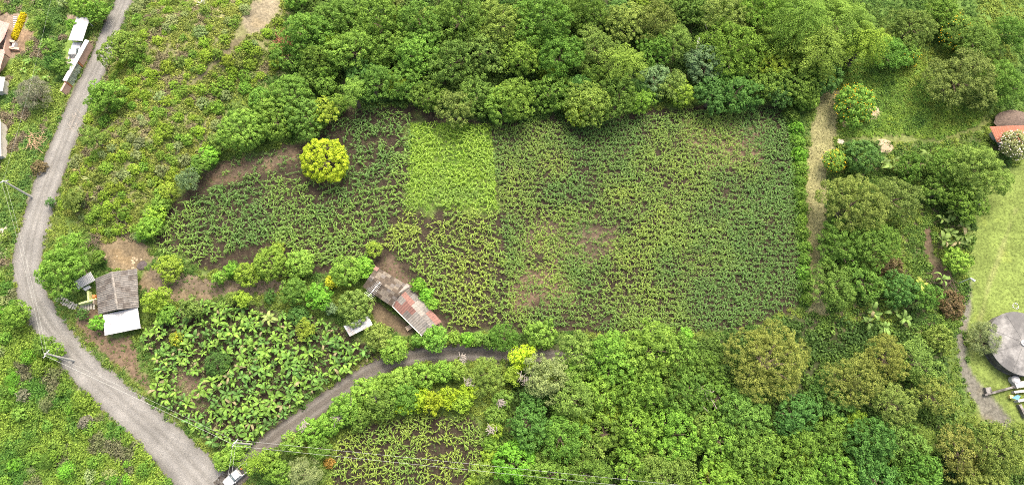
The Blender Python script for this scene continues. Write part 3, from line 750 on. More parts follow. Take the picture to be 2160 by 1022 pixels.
def tree(px, py, r_px, kind, tn, label, cat='tree', name='tree', group=None, nvar=3, single=False):
    TREE_N[0] += 1; i = TREE_N[0]; q = np.random.default_rng(5000 + i)
    k1, k2 = HEIGHTK[kind]
    R = r_px / 11.3; hz = KIND[kind][5]
    for _ in range(3):
        ht = (k1 * R + k2) * (1 + .12 * math.sin(i * 2.1)) if not single else R * hz * 1.05
        x, y, z = gpt(px, py, max(.2, ht - R * hz * .45))
        _, _, dep = to_px(x, y, z + ht); R = r_px * dep / F_PX
    sc = size_class(kind, R); var = i % nvar; key = (kind, sc, var)
    if key not in CACHE:
        h0 = k1 * sc + k2
        CACHE[key] = (crown_mesh(kind, sc, 900 + len(CACHE) * 7), trunk_mesh(sc, h0, hz, 40 + len(CACHE), kind == 'twig'), h0)
    cm, tm, h0 = CACHE[key]
    s = R / sc; rz = q.uniform(0, 6.28)
    colr = np.array(TONES[tn]) * q.uniform(.88, 1.14) * (1 + q.normal(0, .045, 3))
    if single:
        o = link(name, cm, loc=(x, y, z + R * hz * .25), label=label, cat=cat, group=group)
        o.scale = (s, s * q.uniform(.9, 1.1), s * q.uniform(.85, 1.1)); o.rotation_euler = (0, 0, rz); o.color = (*colr, 1)
        return o
    e = empty(name, (x, y, z), rz, label, cat, group)
    t = link('trunk', tm, e); t.scale = (s, s, ht / h0)
    c = link('crown', cm, e, (0, 0, ht - R * hz)); c.scale = (s, s * q.uniform(.92, 1.08), s * q.uniform(.9, 1.12)); c.color = (*colr, 1)
    return e

ORD = ['first','second','third','fourth','fifth','sixth','seventh','eighth','ninth','tenth','eleventh','twelfth','thirteenth','fourteenth','fifteenth','sixteenth','seventeenth','eighteenth','nineteenth','twentieth']
UNITS = ORD[:9]
for _t, _th in (('twenty', 'twentieth'), ('thirty', 'thirtieth'), ('forty', 'fortieth'), ('fifty', 'fiftieth')):
    if _t != 'twenty': ORD.append(_th)
    ORD += [_t + '-' + _u for _u in UNITS]
TONEWORD = {'mid': 'mid-green', 'light': 'light green', 'yg': 'yellow-green', 'yellow': 'bright yellow', 'olive': 'olive green', 'dark': 'dark green', 'blue': 'blue-green', 'gold': 'golden-tipped', 'brown': 'reddish brown', 'grey': 'grey', 'pale': 'pale olive', 'neon': 'vivid lime', 'bright': 'bright green'}
def row(entries, where, group):
    jr = np.random.default_rng(int(entries[0][0]))
    for j, (px, py, r, kind, tn) in enumerate(sorted(entries)):
        px, py, r = px + jr.uniform(-9, 9), py + jr.uniform(-12, 10), r * jr.uniform(.92, 1.22)
        tree(px, py, r, kind, tn, '%s tree, %s from the left in the %s' % (TONEWORD[tn], ORD[j], where), group=group)

G1 = 'trees of the wood above the cornfield'
row([(640,58,46,'broad','mid'),(720,30,54,'broad','mid'),(805,28,56,'broad','light'),(890,32,56,'broad','mid'),(975,30,60,'broad','mid'),(1062,30,56,'broad','olive'),(1148,32,60,'broad','light'),(1235,22,56,'feather','mid'),(1315,30,56,'broad','olive'),(1395,28,56,'feather','olive'),(1462,12,46,'broad','mid'),(1535,10,58,'feather','olive'),(1620,5,52,'feather','light')], 'back row of the upper wood', G1)
row([(612,118,34,'broad','mid'),(672,112,44,'broad','mid'),(738,98,48,'broad','light'),(812,98,54,'broad','mid'),(885,108,50,'broad','light'),(955,112,54,'broad','mid'),(1030,110,56,'broad','olive'),(1105,108,56,'broad','light'),(1180,104,56,'broad','mid'),(1252,98,50,'feather','olive'),(1395,100,46,'broad','mid'),(1432,82,44,'feather','olive'),(1562,82,72,'feather','light'),(1640,118,46,'feather','yg')], 'second row of the upper wood', G1)
row([(785,160,44,'broad','mid'),(850,172,44,'broad','mid'),(902,185,40,'broad','mid'),(952,212,42,'feather','olive'),(1012,192,46,'broad','mid'),(1052,208,39,'clump','light'),(1095,200,50,'broad','light'),(1168,192,54,'broad','mid'),(1240,200,48,'broad','light'),(1312,195,44,'broad','mid'),(1362,200,32,'feather','light'),(1440,192,27,'clump','yg'),(1512,190,38,'broad','dark'),(1562,196,48,'broad','dark'),(1625,175,40,'broad','mid')], 'front row of the upper wood', G1)
for a in ((1318,128,40,'plume','light','light green plumed bamboo clump rising from the middle of the upper wood','bamboo'),
          (1385,160,36,'clump','blue','blue-grey bushy tree at the front of the upper wood','tree'),
          (1492,128,42,'clump','blue','blue-green tree beside the white wall in the upper wood','tree'),
          (1700,30,62,'plume','light','tall plumed bamboo clump at the top edge of the photo','bamboo'),(1782,38,62,'plume','light','broad plumed bamboo clump, topmost right of the grove','bamboo'),
          (1735,92,58,'plume','light','plumed bamboo clump in the middle of the grove','bamboo'),(1832,85,42,'plume','yg','smaller bamboo clump on the right flank of the grove','bamboo'),
          (1668,70,48,'plume','light','bamboo clump on the left flank of the grove','bamboo'),
          (1690,165,52,'clump','mid','dense mid-green tree at the head of the mown track','tree'),(1745,160,36,'clump','dark','dark rounded tree overhanging the mown track','tree'),(1705,205,26,'clump','light','light green bush at the corner of cornfield and mown track','bush'),(1655,190,34,'broad','dark','dark tree at the right corner of the upper wood','tree')):
    tree(a[0], a[1], a[2], a[3], a[4], a[5], a[6], 'bamboo' if a[6] == 'bamboo' else 'tree', group='bamboo grove' if a[6] == 'bamboo' else None)

def fillers(poly, n, seed, label, group, avoid):
    fr = np.random.default_rng(seed); k = 0; got = []
    while k < n:
        P = np.array(poly); px, py = fr.uniform(P[:, 0].min(), P[:, 0].max()), fr.uniform(max(-20, P[:, 1].min()), min(1030, P[:, 1].max()))
        if sdist(np.array([px]), np.array([py]), poly)[0] < 14 or any((px - a) ** 2 + (py - b) ** 2 < c * c for a, b, c in avoid) or any((px - a) ** 2 + (py - b) ** 2 < 38 ** 2 for a, b in got): continue
        got.append((px, py)); k += 1
    for k, (px, py) in enumerate(sorted(got)):
        tn = str(fr.choice(['mid', 'light', 'olive', 'dark', 'yg']))
        tree(px, py, fr.uniform(20, 34), fr.choice(['broad', 'feather', 'clump', 'twig'], p=[.48, .28, .16, .08]), tn, label % (TONEWORD[tn], ORD[k]), group=group)
fillers(WOOD_N, 42, 61, 'small %s tree, %s from the left among those wedged into the upper wood', 'smaller trees of the upper wood', [(1470,100,45),(1720,60,90),(1800,60,90)])
G2 = 'trees of the lower wood'
row([(1155,790,58,'feather','pale'),(1222,765,50,'broad','olive'),(1290,742,58,'broad','light'),(1365,735,62,'broad','light'),(1440,760,48,'broad','mid'),(1498,772,40,'broad','mid')], 'first row of the lower wood', G2)
row([(1205,850,50,'feather','olive'),(1282,825,58,'broad','light'),(1365,818,60,'broad','light'),(1445,838,50,'broad','mid'),(1515,850,50,'broad','mid'),(1582,878,48,'broad','mid'),(1690,872,48,'broad','dark'),(1750,845,52,'broad','dark')], 'second row of the lower wood', G2)
row([(1112,895,44,'broad','dark'),(1185,925,54,'feather','mid'),(1268,915,54,'broad','mid'),(1348,900,54,'broad','light'),(1432,925,56,'broad','light'),(1520,935,58,'broad','light'),(1605,950,56,'broad','mid'),(1688,955,56,'broad','mid'),(1768,935,58,'broad','mid'),(1848,928,56,'broad','dark'),(1925,930,52,'broad','mid')], 'third row of the lower wood', G2)
row([(1085,975,42,'clump','bright'),(1160,1000,50,'broad','mid'),(1250,1000,54,'feather','mid'),(1338,985,52,'broad','light'),(1425,1010,54,'feather','olive'),(1515,1018,54,'broad','light'),(1602,1030,54,'broad','mid'),(1690,1030,56,'broad','mid'),(1780,1010,58,'broad','mid'),(1868,1005,56,'broad','dark'),(1950,1010,50,'broad','mid')], 'bottom row of the lower wood', G2)
fillers([(1090,780),(1160,740),(1500,740),(1540,860),(1780,860),(1960,900),(1990,1030),(1080,1030)], 40, 62, 'small %s tree, %s from the left among those wedged into the lower wood', 'smaller trees of the lower wood', [(1638,758,110)])
for a in ((1638,758,106,'gold','gold','largest tree, broad golden-tipped crown below the right cornfield corner'),
          (1812,795,58,'gold','gold','golden-tipped tree right of the largest golden tree'),(1880,752,54,'gold','gold','golden-tipped tree below the banana patch by the garden'),(1950,765,50,'gold','olive','olive-gold tree beside the grey path'),
          (1985,830,48,'gold','gold','golden-tipped tree against the grey path bend'),(1900,850,54,'gold','olive','olive-gold tree amid the lower right wood'),
          (2045,965,66,'gold','gold','golden-brown tree near the lower right corner'),(2132,952,64,'gold','gold','golden-brown tree in the lower right corner'),(2100,1035,58,'gold','gold','golden-brown tree cut by the bottom edge, lower right')):
    tree(*a)
for a in ((1935,45,54,'feather','olive','olive feathery tree right of the bamboo grove'),(1882,102,38,'feather','mid','feathery green tree at the meadow edge by the bamboo'),(2045,150,78,'feather','olive','widest feathery olive tree in the upper right corner'),(2118,165,62,'feather','mid','feathery tree on the right edge above the red roof'),
          (2075,70,52,'feather','mid','feathery tree at the right behind the yellow flowers'),(2140,60,46,'feather','mid','feathery tree in the top right corner'),(2000,15,46,'broad','mid','green tree on the top edge right of the olive tree'),
          (1812,420,74,'feather','olive','left of the two large twin crowns beside the mown track'),(1898,410,60,'feather','olive','right of the two large twin crowns beside the mown track'),(1785,515,58,'feather','mid','feathery tree below the twin crowns by the mown track'),(1862,500,56,'feather','mid','feathery tree under the right twin crown'),
          (1765,600,46,'feather','mid','feathery tree at the lower end of the mown track'),(1830,590,46,'broad','mid','green tree between mown track and banana patch'),
          (2082,350,68,'feather','olive','feathery tree below the red roof'),(2010,345,44,'feather','mid','feathery tree left of the red roof above the bananas'),(1992,395,40,'broad','mid','green tree above the banana patch of the garden'),(2045,420,42,'broad','mid','green tree at the lawn corner by the small lamp'),
          (1818,325,38,'clump','dark','dense green bush between mown track and straw heap'),(1925,345,34,'broad','mid','leafy bush behind the straw heap'),
          (1882,560,30,'bush','brown','reddish brown bush below the twin crowns'),(2020,548,26,'clump','light','rounded light green bush on the lawn edge by the bananas'),(2012,640,30,'bush','brown','reddish brown bush beside the grey path'),(1960,620,30,'broad','mid','green bush among the lower garden bananas'),(1905,610,36,'clump','dark','dark green bush under the brown bush'),
          (2080,710,35,'twig','pale','grey feathery dry bush leaning on the round tank'),(1985,710,30,'bush','olive','olive bush left of the grey path')):
    tree(*a)
for a in ((512,268,52,'clump','light','leftmost crown of the dense rounded trees above the bare soil'),(572,245,48,'clump','light','second crown of the dense rounded trees above the bare soil'),(608,188,42,'clump','mid','topmost crown of the dense rounded tree group by the hillside'),(640,238,44,'clump','mid','right crown of the dense rounded tree group'),(545,205,26,'clump','mid','small crown tucked behind the dense rounded trees'),
          (682,233,30,'broad','yg','yellow-green tree right of the dense rounded trees'),(712,218,22,'clump','light','small light green tree at the upper left field corner'),(685,175,26,'clump','mid','grey-green tree behind the yellow-green tree'),(742,186,26,'plume','light','pale drooping tree at the left end of the upper wood'),(655,148,30,'broad','mid','green tree left of the upper wood front'),
          (680,332,52,'clump','yellow','bright yellow rounded tree standing in the cornfield'),
          (120,548,67,'broad','light','large light green tree on the road bend beside the grey roof'),(242,92,42,'broad','light','roadside tree opposite the white shelter roof'),(208,192,46,'broad','light','roadside tree opposite the pink gate wall'),(188,285,28,'feather','olive','half-bare olive tree on the road edge'),(150,420,22,'broad','olive','small olive tree on the bank above the road'),(208,540,12,'broad','mid','small green tree behind the white shed roof'),
          (566,552,36,'clump','light','large rounded tree left of the pair below the corn'),(583,524,16,'clump','yg','small yellow-green crown on top of the rounded pair'),(630,552,33,'clump','light','rounded tree right of the pair below the corn'),(520,577,26,'clump','yg','yellowish rounded tree beside the yard track'),(487,567,18,'clump','bright','small bright green tree on the yard track edge'),(461,584,16,'clump','light','leftmost small tree on the yard track edge'),
          (618,612,28,'clump','mid','rounded tree at the end of the yard track'),(670,620,29,'broad','bright','flat bright green tree left of the olive tree'),(628,661,23,'fine','dark','round dark green clipped-looking tree above the bananas'),(726,570,32,'clump','light','light green tree left of the dark tiled roof'),(748,641,37,'clump','olive','olive tree in front of the dark tiled roof'),(764,562,22,'broad','bright','bright green tree touching the dark tiled roof corner'),(788,522,18,'clump','yg','small yellow-green tree on the corn edge above the tiled roof'),
          (355,563,28,'clump','yg','yellow-green rounded tree right of the grey roof'),(325,630,30,'broad','yg','yellow-green tree against the right wall of the grey-roofed house'),(395,646,22,'broad','olive','olive shrubby tree on the banana plot corner'),(348,662,20,'broad','light','light tree below the yellow-green tree by the house'),(204,680,18,'clump','bright','bright green small tree by the white metal roof'),(172,661,12,'fine','dark','small round dark bush by the stone steps'),
          (455,765,30,'fine','dark','dark fine-leaved round tree amid the banana plants'),
          (830,735,31,'clump','light','rounded tree on the dirt track below the tin shed'),(918,712,28,'clump','light','rounded tree at the red roof corner by the track'),(880,716,14,'clump','mid','small tree between the two rounded trees by the track'),(795,708,28,'broad','olive','olive tree beside the rusty tin shed'),(1058,710,34,'fine','mid','dense fine-leaved tree on the dirt track by the corn'),(1140,704,32,'clump','light','light rounded tree at the lower field edge'),
          (1448,705,16,'clump','bright','small bright green tree at the lower right corn edge'),
          (670,945,26,'fine','mid','dense round green tree above the grey feathery tree'),(640,1000,38,'twig','pale','grey-green feathery tree at the bottom edge'),(694,976,13,'bush','orange','orange-leaved bush by the small lower field'),(530,978,18,'plume','yg','yellow-green drooping tree by the white pickup'),
          (1022,788,38,'feather','olive','olive drooping tree below the end of the dirt track'),(1102,752,28,'broad','yellow','yellow-leaved tree at the left end of the lower wood'),(1084,790,18,'broad','yg','yellow-green small tree beneath the yellow-leaved tree')):
    tree(*a)

def line_of(entries, tmpl, group, name='bush', cat='bush'):
    for j, (px, py, r, kind, tn) in enumerate(entries):
        tree(px, py, r, kind, tn, tmpl % ORD[j], cat, name, group)
line_of([(588,996,27,'clump','light'),(563,968,25,'clump','light'),(615,936,25,'clump','light'),(655,908,28,'clump','light'),(695,892,28,'clump','light'),(725,861,32,'clump','light'),(755,881,25,'clump','mid'),(771,824,33,'clump','light'),(803,851,32,'clump','mid'),(809,806,23,'clump','light'),(848,804,32,'clump','light'),(855,838,30,'clump','mid'),(891,791,30,'clump','light'),(933,782,25,'clump','light'),(965,781,21,'clump','light')], 'rounded light green bush, %s along the lower edge of the dirt track', 'hedge of rounded bushes along the dirt track')
line_of([(855,850,20,'broad','neon'),(885,842,22,'broad','neon'),(915,850,22,'broad','neon'),(945,838,22,'broad','neon'),(975,846,20,'broad','yg'),(988,822,18,'broad','neon')], 'vivid lime bush, %s from the left above the small field', 'lime bushes above the small field')
line_of([(1060,842,23,'clump','mid'),(1046,872,25,'clump','light'),(1042,905,18,'clump','yg'),(1036,935,18,'clump','light'),(1032,962,18,'clump','yg'),(1018,995,23,'clump','light'),(1000,1020,21,'clump','yg')], 'hedge bush, %s down the right side of the small field', 'hedge right of the small field')
line_of([(960,712,14,'broad','light'),(985,714,14,'broad','bright'),(1008,712,14,'broad','light'),(1030,716,14,'broad','mid')], 'low hedge bush, %s from the red roof along the track', 'low hedge between corn and track')
line_of([(882,600,15,'broad','bright'),(898,620,15,'broad','bright'),(912,641,13,'broad','bright')], 'bright green bush, %s along the upper wall of the patched roof house', 'bushes behind the patched roof house')
line_of([(1672,240,18,'bush','mid'),(1680,268,18,'bush','bright'),(1684,296,18,'bush','light'),(1690,324,18,'bush','bright'),(1690,352,17,'bush','light'),(1688,380,16,'bush','mid'),(1690,408,16,'bush','light'),(1692,436,16,'bush','mid'),(1694,462,16,'bush','light'),(1696,490,17,'bush','mid'),(1698,518,16,'bush','light'),(1698,546,16,'bush','mid'),(1698,574,17,'bush','light'),(1700,602,16,'bush','mid'),(1702,630,16,'bush','light')], 'leafy hedge bush, %s down the strip between corn and mown track', 'hedge between corn and mown track')
line_of([(348,402,19,'clump','yg'),(336,428,21,'clump','light'),(325,452,21,'clump','yg'),(312,475,23,'clump','light'),(300,492,16,'clump','bright')], 'yellow-green bush, %s down the left tip of the cornfield', 'bushes at the left tip of the cornfield')
line_of([(440,325,22,'clump','bright'),(418,345,21,'clump','mid'),(394,372,26,'feather','blue'),(458,300,21,'clump','mid')], 'green bush, %s on the hillside foot beside the bare soil', 'bushes at the hillside foot')
line_of([(508,630,16,'broad','yg'),(486,626,12,'broad','olive'),(568,624,13,'fine','dark'),(696,650,13,'clump','blue'),(642,692,18,'broad','yg'),(698,593,12,'broad','yellow')], 'small bush, %s of those scattered between yard track and bananas', 'small bushes round the bananas')
line_of([(65,190,36,'twig','grey'),(110,125,20,'fine','dark'),(128,138,21,'clump','mid'),(100,95,18,'clump','mid'),(150,50,14,'clump','bright'),(85,45,16,'clump','mid'),(80,350,16,'bush','brown'),(200,20,26,'broad','light'),(170,12,25,'clump','light'),(30,660,27,'clump','light'),(90,725,23,'clump','mid'),(115,740,18,'clump','light'),(10,500,12,'bush','olive'),(105,425,9,'clump','dark'),(490,958,23,'clump','light'),(466,972,21,'clump','light')], 'bush, %s of those scattered beside the gravel road', 'roadside bushes')

sr = np.random.default_rng(909); sw_ = []
while len(sw_) < 46:
    px, py = sr.uniform(-10, 380), sr.uniform(600, 1030)
    if sdist(np.array([px]), np.array([py]), SWZ)[0] < 12: continue
    sw_.append((px, py))
for k, (px, py) in enumerate(sorted(sw_)):
    tree(px, py, sr.uniform(8, 20), sr.choice(['bush', 'twig', 'clump'], p=[.68, .12, .20]), sr.choice(['light', 'bright', 'mid', 'grey', 'pale'], p=[.36, .26, .22, .06, .10]), 'low bush, %s from the left on the weedy slope below the road bend' % ORD[k], 'bush', 'bush', 'low bushes of the weedy slope', 3, single=True)
# low shrubs of the hillside: nothing tells them apart
rs = np.random.default_rng(404); placed = []
while len(placed) < 290:
    px, py = rs.uniform(130, 620), rs.uniform(-10, 505)
    if sdist(np.array([px]), np.array([py]), HILLZ)[0] < 4: continue
    if sdist(np.array([px]), np.array([py]), [(508,45),(535,0),(600,-30),(585,30),(555,62),(525,74),(490,106),(410,178),(402,176),(482,100)])[0] > -6: continue
    rad = rs.uniform(7, 17)
    if any((px - a) ** 2 + (py - b) ** 2 < (.62 * (rad + c)) ** 2 for a, b, c in placed): 
        rad = rs.uniform(5, 9)
        if any((px - a) ** 2 + (py - b) ** 2 < (.55 * (rad + c)) ** 2 for a, b, c in placed): continue
    placed.append((px, py, rad))
    nz = float(fbm(np.array([px / 60.]), np.array([py / 60.]), 12, 3)[0])
    tn = rs.choice(['yg', 'light', 'olive', 'pale'], p=[.55, .25, .10, .10]) if nz > .40 else rs.choice(['yg', 'olive', 'pale', 'light'])
    tree(px, py, rad, 'bush', tn, 'low leafy shrub on the scrubby hillside between road and cornfield', 'shrub', 'shrub', 'low shrubs of the hillside', 4, single=True)
# ------------------------------------------------------------------ banana plants: stem and single leaves
def banana_leaf(L, W, droop, seed, torn=.0):
    r = np.random.default_rng(seed); n = 9; V = []; Q = []; T = []
    p = np.zeros(3); el = r.uniform(.75, 1.0)
    for s in range(n + 1):
        u = s / n
        w = W * (.06 if s < 2 else math.sin(min(1, (u - .12) / .88 * .97 + .03) * math.pi) ** .55)
        dz = .22 * w
        jag = r.uniform(1 - torn, 1)
        V += [tuple(p + (0, -w / 2 * jag, dz)), tuple(p), tuple(p + (0, w / 2 * r.uniform(1 - torn, 1), dz))]
        p = p + np.array([math.cos(el), 0, math.sin(el)]) * L / n
        el -= droop / n * (1.0 + u)
    for s in range(n):
        a = 3 * s; Q += [(a, a + 3, a + 4, a + 1), (a + 1, a + 4, a + 5, a + 2)]
        t = r.uniform(.25, .75); T += [t + r.uniform(-.12, .12), t + r.uniform(-.12, .12)]
    return mesh_np('leaf', np.array(V), np.array(Q), M['ban'], tint=np.clip(T, 0, 1))
BLEAF = [banana_leaf(1.95, .62, d, 50 + i, t) for i, (d, t) in enumerate([(1.4, .15), (1.9, .3), (2.3, .4), (1.2, .1), (2.7, .5), (1.6, .25)])]
bs = MB(); bs.tube([(0, 0, -.3), (0, 0, .8), (.03, 0, 1.7)], [.15, .13, .08], 7)
BSTEM = bs.mesh('stem', plain_mat('banana_stem', (.16, .17, .06), .6, .3, 4, stain=(.12, .07, .04), stain_amt=.5))
BT = [(.100, .200, .034), (.128, .240, .036), (.082, .172, .036), (.150, .265, .040)]
def banana(px, py, s, label, group, q, colr=None, n=None):
    x, y, z = gpt(px, py, 1.5 * s)
    e = empty('banana_plant', (x, y, z), q.uniform(0, 6.28), label, 'banana plant', group); e.scale = (s, s, s)
    link('stem', BSTEM, e)
    base = np.array(colr if colr is not None else BT[q.integers(0, 4)]) * q.uniform(.85, 1.15)
    for k in range(n or q.integers(6, 10)):
        o = link('leaf', BLEAF[q.integers(0, 6)], e, (0, 0, 1.6)); f = q.uniform(.7, 1.1)
        o.scale = (f, f * q.uniform(.85, 1.15), f); o.rotation_euler = (q.normal(0, .3), q.normal(0, .28) - .05, k * 2.4 + q.normal(0, .25))
        c = base * q.uniform(.7, 1.35)
        if q.uniform() < .035: c = np.array((.22, .20, .10))
        o.color = (*c, 1)
q = np.random.default_rng(88); spots = []
tries = 0
while len(spots) < 298 and tries < 12000:
    tries += 1
    px, py = q.uniform(285, 800), q.uniform(630, 970)
    if sdist(np.array([px]), np.array([py]), BANANA)[0] < 8: continue
    if any((px - a) ** 2 + (py - b) ** 2 < c * c for a, b, c in ((455, 765, 32), (400, 810, 26), (425, 850, 18), (572, 672, 24), (745, 690, 34), (640, 692, 18), (795, 705, 26), (665, 660, 18), (560, 640, 12))): continue
    if any((px - a) ** 2 + (py - b) ** 2 < 13.6 ** 2 for a, b in spots): continue
    spots.append((px, py))
for px, py in spots:
    banana(px, py, q.choice([.5, .62, .76, .9]) * q.uniform(.92, 1.08), 'banana plant with broad green leaves in the plot between gravel road and dirt track', 'banana plants of the plot', q)
banana(572, 672, 1.15, 'tall pale star-shaped banana plant standing out above the plot', None, q, (.23, .30, .085), 10)
for j, (px, py) in enumerate([(1985,462),(2008,452),(2030,478),(2002,492),(2018,510),(1988,508),(2035,500)]):
    banana(px, py, q.uniform(.95, 1.15), 'banana plant, %s of the clump on the lawn edge' % ORD[j], 'banana clump on the lawn edge', q, (.145, .22, .05))
for j, (px, py) in enumerate([(1942,600),(1955,625),(1925,640),(1905,672),(1880,655),(1865,690),(1830,680),(1985,590),(1840,655)]):
    banana(px, py, q.uniform(.9, 1.1), 'banana plant, %s of the patch below the brown bush' % ORD[j], 'banana patch below the brown bush', q, (.12, .20, .045) if j else (.22, .27, .05))
for j, (px, py) in enumerate([(1880,352),(1905,338),(1930,352),(1955,330),(1862,345)]):
    banana(px, py, q.uniform(1.0, 1.2), 'long-leaved banana plant, %s of those above the twin crowns' % ORD[j], 'banana plants above the twin crowns', q, (.13, .20, .045))
banana(133, 8, 1.1, 'single pale banana plant at the top edge near the white shelter', None, q, (.17, .24, .08))
for j, (px, py) in enumerate([(60,130),(80,150),(100,165),(70,165),(50,150)]):
    banana(px, py, .6, 'small leafy plantain, %s in the weedy plot left of the gate' % ORD[j], 'small plantains in the weedy plot', q, (.14, .25, .05))

# spiky agaves on the hillside
for j, (px, py, s) in enumerate([(190,378,1.25),(203,415,1.0),(165,357,1.0),(425,8,1.1),(300,150,.9),(270,210,.9)]):
    me = blades_mesh('agave', 18, 1.3, .12, 4, 700 + j, spread=.5, mat=M['blade_o']); x, y, z = gpt(px, py, .3)
    o = link('agave', me, loc=(x, y, z), label=['pale spiky agave, largest on the bank above the road','spiky agave just below the largest one','withered yellow agave nearest the road','whitish agave at the top of the hillside','spiky agave amid the hillside shrubs','spiky agave near the roadside trees'][j], cat='agave', group='agaves of the hillside')
    o.scale = (s, s, s * .8); o.color = (*[(.24, .28, .11), (.2, .25, .08), (.36, .3, .12), (.42, .43, .36), (.14, .2, .06), (.13, .19, .06)][j], 1)

# flowers on bushes
def blossoms(e, R, hz, n, colr, seed, size=.2):
    r = np.random.default_rng(seed); d = unit(r.normal(size=(n, 3)) + (0, 0, .7)); d[:, 2] = np.abs(d[:, 2])
    C = d * np.array([R, R, R * hz]) * r.uniform(.9, 1.08, (n, 1)) + (0, 0, 0)
    V, Q = leaf_quads(C, unit(d + (0, 0, .8)), r.normal(size=(n, 3)), np.full(n, size), np.full(n, size))
    o = link('blossoms', mesh_np('blossoms', V, Q, M['leaf'], tint=r.uniform(.3, .8, n)), e); o.color = (*colr, 1); return o
for j, (px, py, r, n, lab, fc, tn) in enumerate([(1808,212,42,190,'large orange-yellow flowering bush beside the mown track', TONES['flower'], 'light'),(1762,335,24,70,'small orange-yellow flowering bush below the grey stone', TONES['flower'], 'light'),
      (2028,62,42,150,'yellow-flowering bush in the upper right corner among feathery trees', TONES['flower'], 'mid'),(1918,110,28,60,'sparsely yellow-flowering bush below the olive tree', TONES['flower'], 'mid'),(2146,302,30,260,'white-blossomed tree beside the red roof', TONES['white'], 'pale'),
      (372,715,14,50,'yellow-flowering shrub by the white metal roof among bananas', (.5,.45,.02), 'yg')]):
    e = tree(px, py, r, 'clump', tn, lab, 'bush', 'flowering_bush')
    c = [k for k in e.children if k.name.startswith('crown')][0]
    b = blossoms(e, r / 11.3 * 1.12, .8, n, fc, 60 + j, .2); b.location = c.location

# ------------------------------------------------------------------ buildings
def sub(a, b): return tuple(float(i - j) for i, j in zip(a, b))
def at(px, py, z):
    x, y = at_z(px, py, z); return np.array([float(x), float(y), float(z)])
def bil(P, u, v):
    a, b, c, d = [np.array(p, float) for p in P]        # a-b along u, d-c along u, a-d along v
    return (a * (1 - u) + b * u) * (1 - v) + (d * (1 - u) + c * u) * v
def corrugated(P, n, amp, lift=0.0):
    """sheet over corners P with n ribs running along v"""
    V = []; k = 2 * n
    for v in (0, 1):
        for i in range(k + 1):
            p = bil(P, i / k, v); V.append(tuple(p + np.array([0, 0, lift + (amp if i % 2 else -amp)])))
    Q = [(i, i + 1, i + k + 2, i + k + 1) for i in range(k)]
    b = MB(); b.add(V, Q); return b
def sheets(parent, base, P, nu, nv, mats, pick, q, name='roof_sheet', ribs=5, amp=.035, over=.05):
    """a slope of single overlapping corrugated sheets; ribs run along v (down the slope)"""
    for i in range(nu):
        for j in range(nv):
            u0, u1, v0, v1 = i / nu - .004, (i + 1) / nu + .012, j / nv - (over if j else 0) / 1.0, (j + 1) / nv
            c = [sub(bil(P, a, b) + np.array([0, 0, .0]), base) for a, b in ((u0, v0), (u1, v0), (u1, v1), (u0, v1))]
            dz = q.normal(0, .012)
            c = [(x, y, z + dz + (.03 if k < 2 else .0) - .02 * j) for k, (x, y, z) in enumerate(c)]
            c = [(x, y, z + .012 * i) for x, y, z in c]
            o = corrugated(c, ribs, amp).build(name, mats[pick(i, j)], parent)
            o.modifiers.new('thick', 'SOLIDIFY').thickness = .02
def walls(parent, base, poly, z0, z1s, mat, t=.15, inset=.5):
    """one wall mesh per side under a roof outline; z1s is the wall top at each corner"""
    P = [np.array(p[:2]) for p in poly]; c = sum(P) / len(P)
    P = [p + (c - p) / np.linalg.norm(c - p) * inset for p in P]
    n = len(P)
    for i in range(n):
        a, b = P[i], P[(i + 1) % n]; d = (b - a) / np.linalg.norm(b - a); nn = np.array([-d[1], d[0]]) * t
        a2, b2 = a + d * t * .5, b - d * t * .5
        za, zb = z1s[i], z1s[(i + 1) % n]
        V = [(*(a2), z0), (*(b2), z0), (*(b2 + nn), z0), (*(a2 + nn), z0), (*(a2), za), (*(b2), zb), (*(b2 + nn), zb), (*(a2 + nn), za)]
        m = MB(); m.add([sub(v, base) for v in V], [(3, 2, 1, 0), (4, 5, 6, 7), (0, 1, 5, 4), (1, 2, 6, 5), (2, 3, 7, 6), (3, 0, 4, 7)])
        m.build('wall', mat, parent)
def door(parent, base, p, rz, mat):
    m = MB(); m.box((0, 0, 1.0), (.9, .08, 2.0)); m.box((.32, -.07, 1.0), (.05, .06, .12)); o = m.build('door', mat, parent, sub(p, base)); o.rotation_euler = (0, 0, rz)

q = np.random.default_rng(31)
# house with the grey ribbed gable roof and the white metal porch roof
zg = gpt(250, 640)[2]; base = (*gpt(250, 640)[:2], zg)
H1 = empty('house', base, 0, 'house with weathered grey ribbed roof and white metal roof by the road bend', 'house')
ze, zr = zg + 2.3, zg + 3.4
TLp, RTp, TRp, BRp, RBp, BLp = at(201, 587, ze), at(236, 573, zr), at(289, 566, ze), at(293, 647, ze), at(248, 652, zr), at(208, 661, ze)
gm = [M['fibre'], M['fibre_b'], M['fibre']]
sheets(H1, base, [RTp, RBp, BLp, TLp], 7, 2, gm, lambda i, j: (i + j * 2) % 3, q, ribs=3, amp=.075)
sheets(H1, base, [RTp, RBp, BRp, TRp], 7, 3, gm, lambda i, j: (i * 2 + j) % 3, q, ribs=3, amp=.075)
for k in range(7):
    a, b = RTp + (RBp - RTp) * (k / 7), RTp + (RBp - RTp) * ((k + 1) / 7 - .006)
    w = np.array([.22, 0, -.06]); w2 = np.array([-.22, 0, -.06]); up = np.array([0, 0, .11])
    m = MB(); m.add([sub(v, base) for v in (a + w2 + up, a + up * 1.6, a + w + up, b + w2 + up, b + up * 1.6, b + w + up)], [(0, 1, 4, 3), (1, 2, 5, 4)])
    m.build('ridge_cap', M['fibre_l'] if k in (1, 2, 4, 5) else M['fibre'], H1).modifiers.new('thick', 'SOLIDIFY').thickness = .02
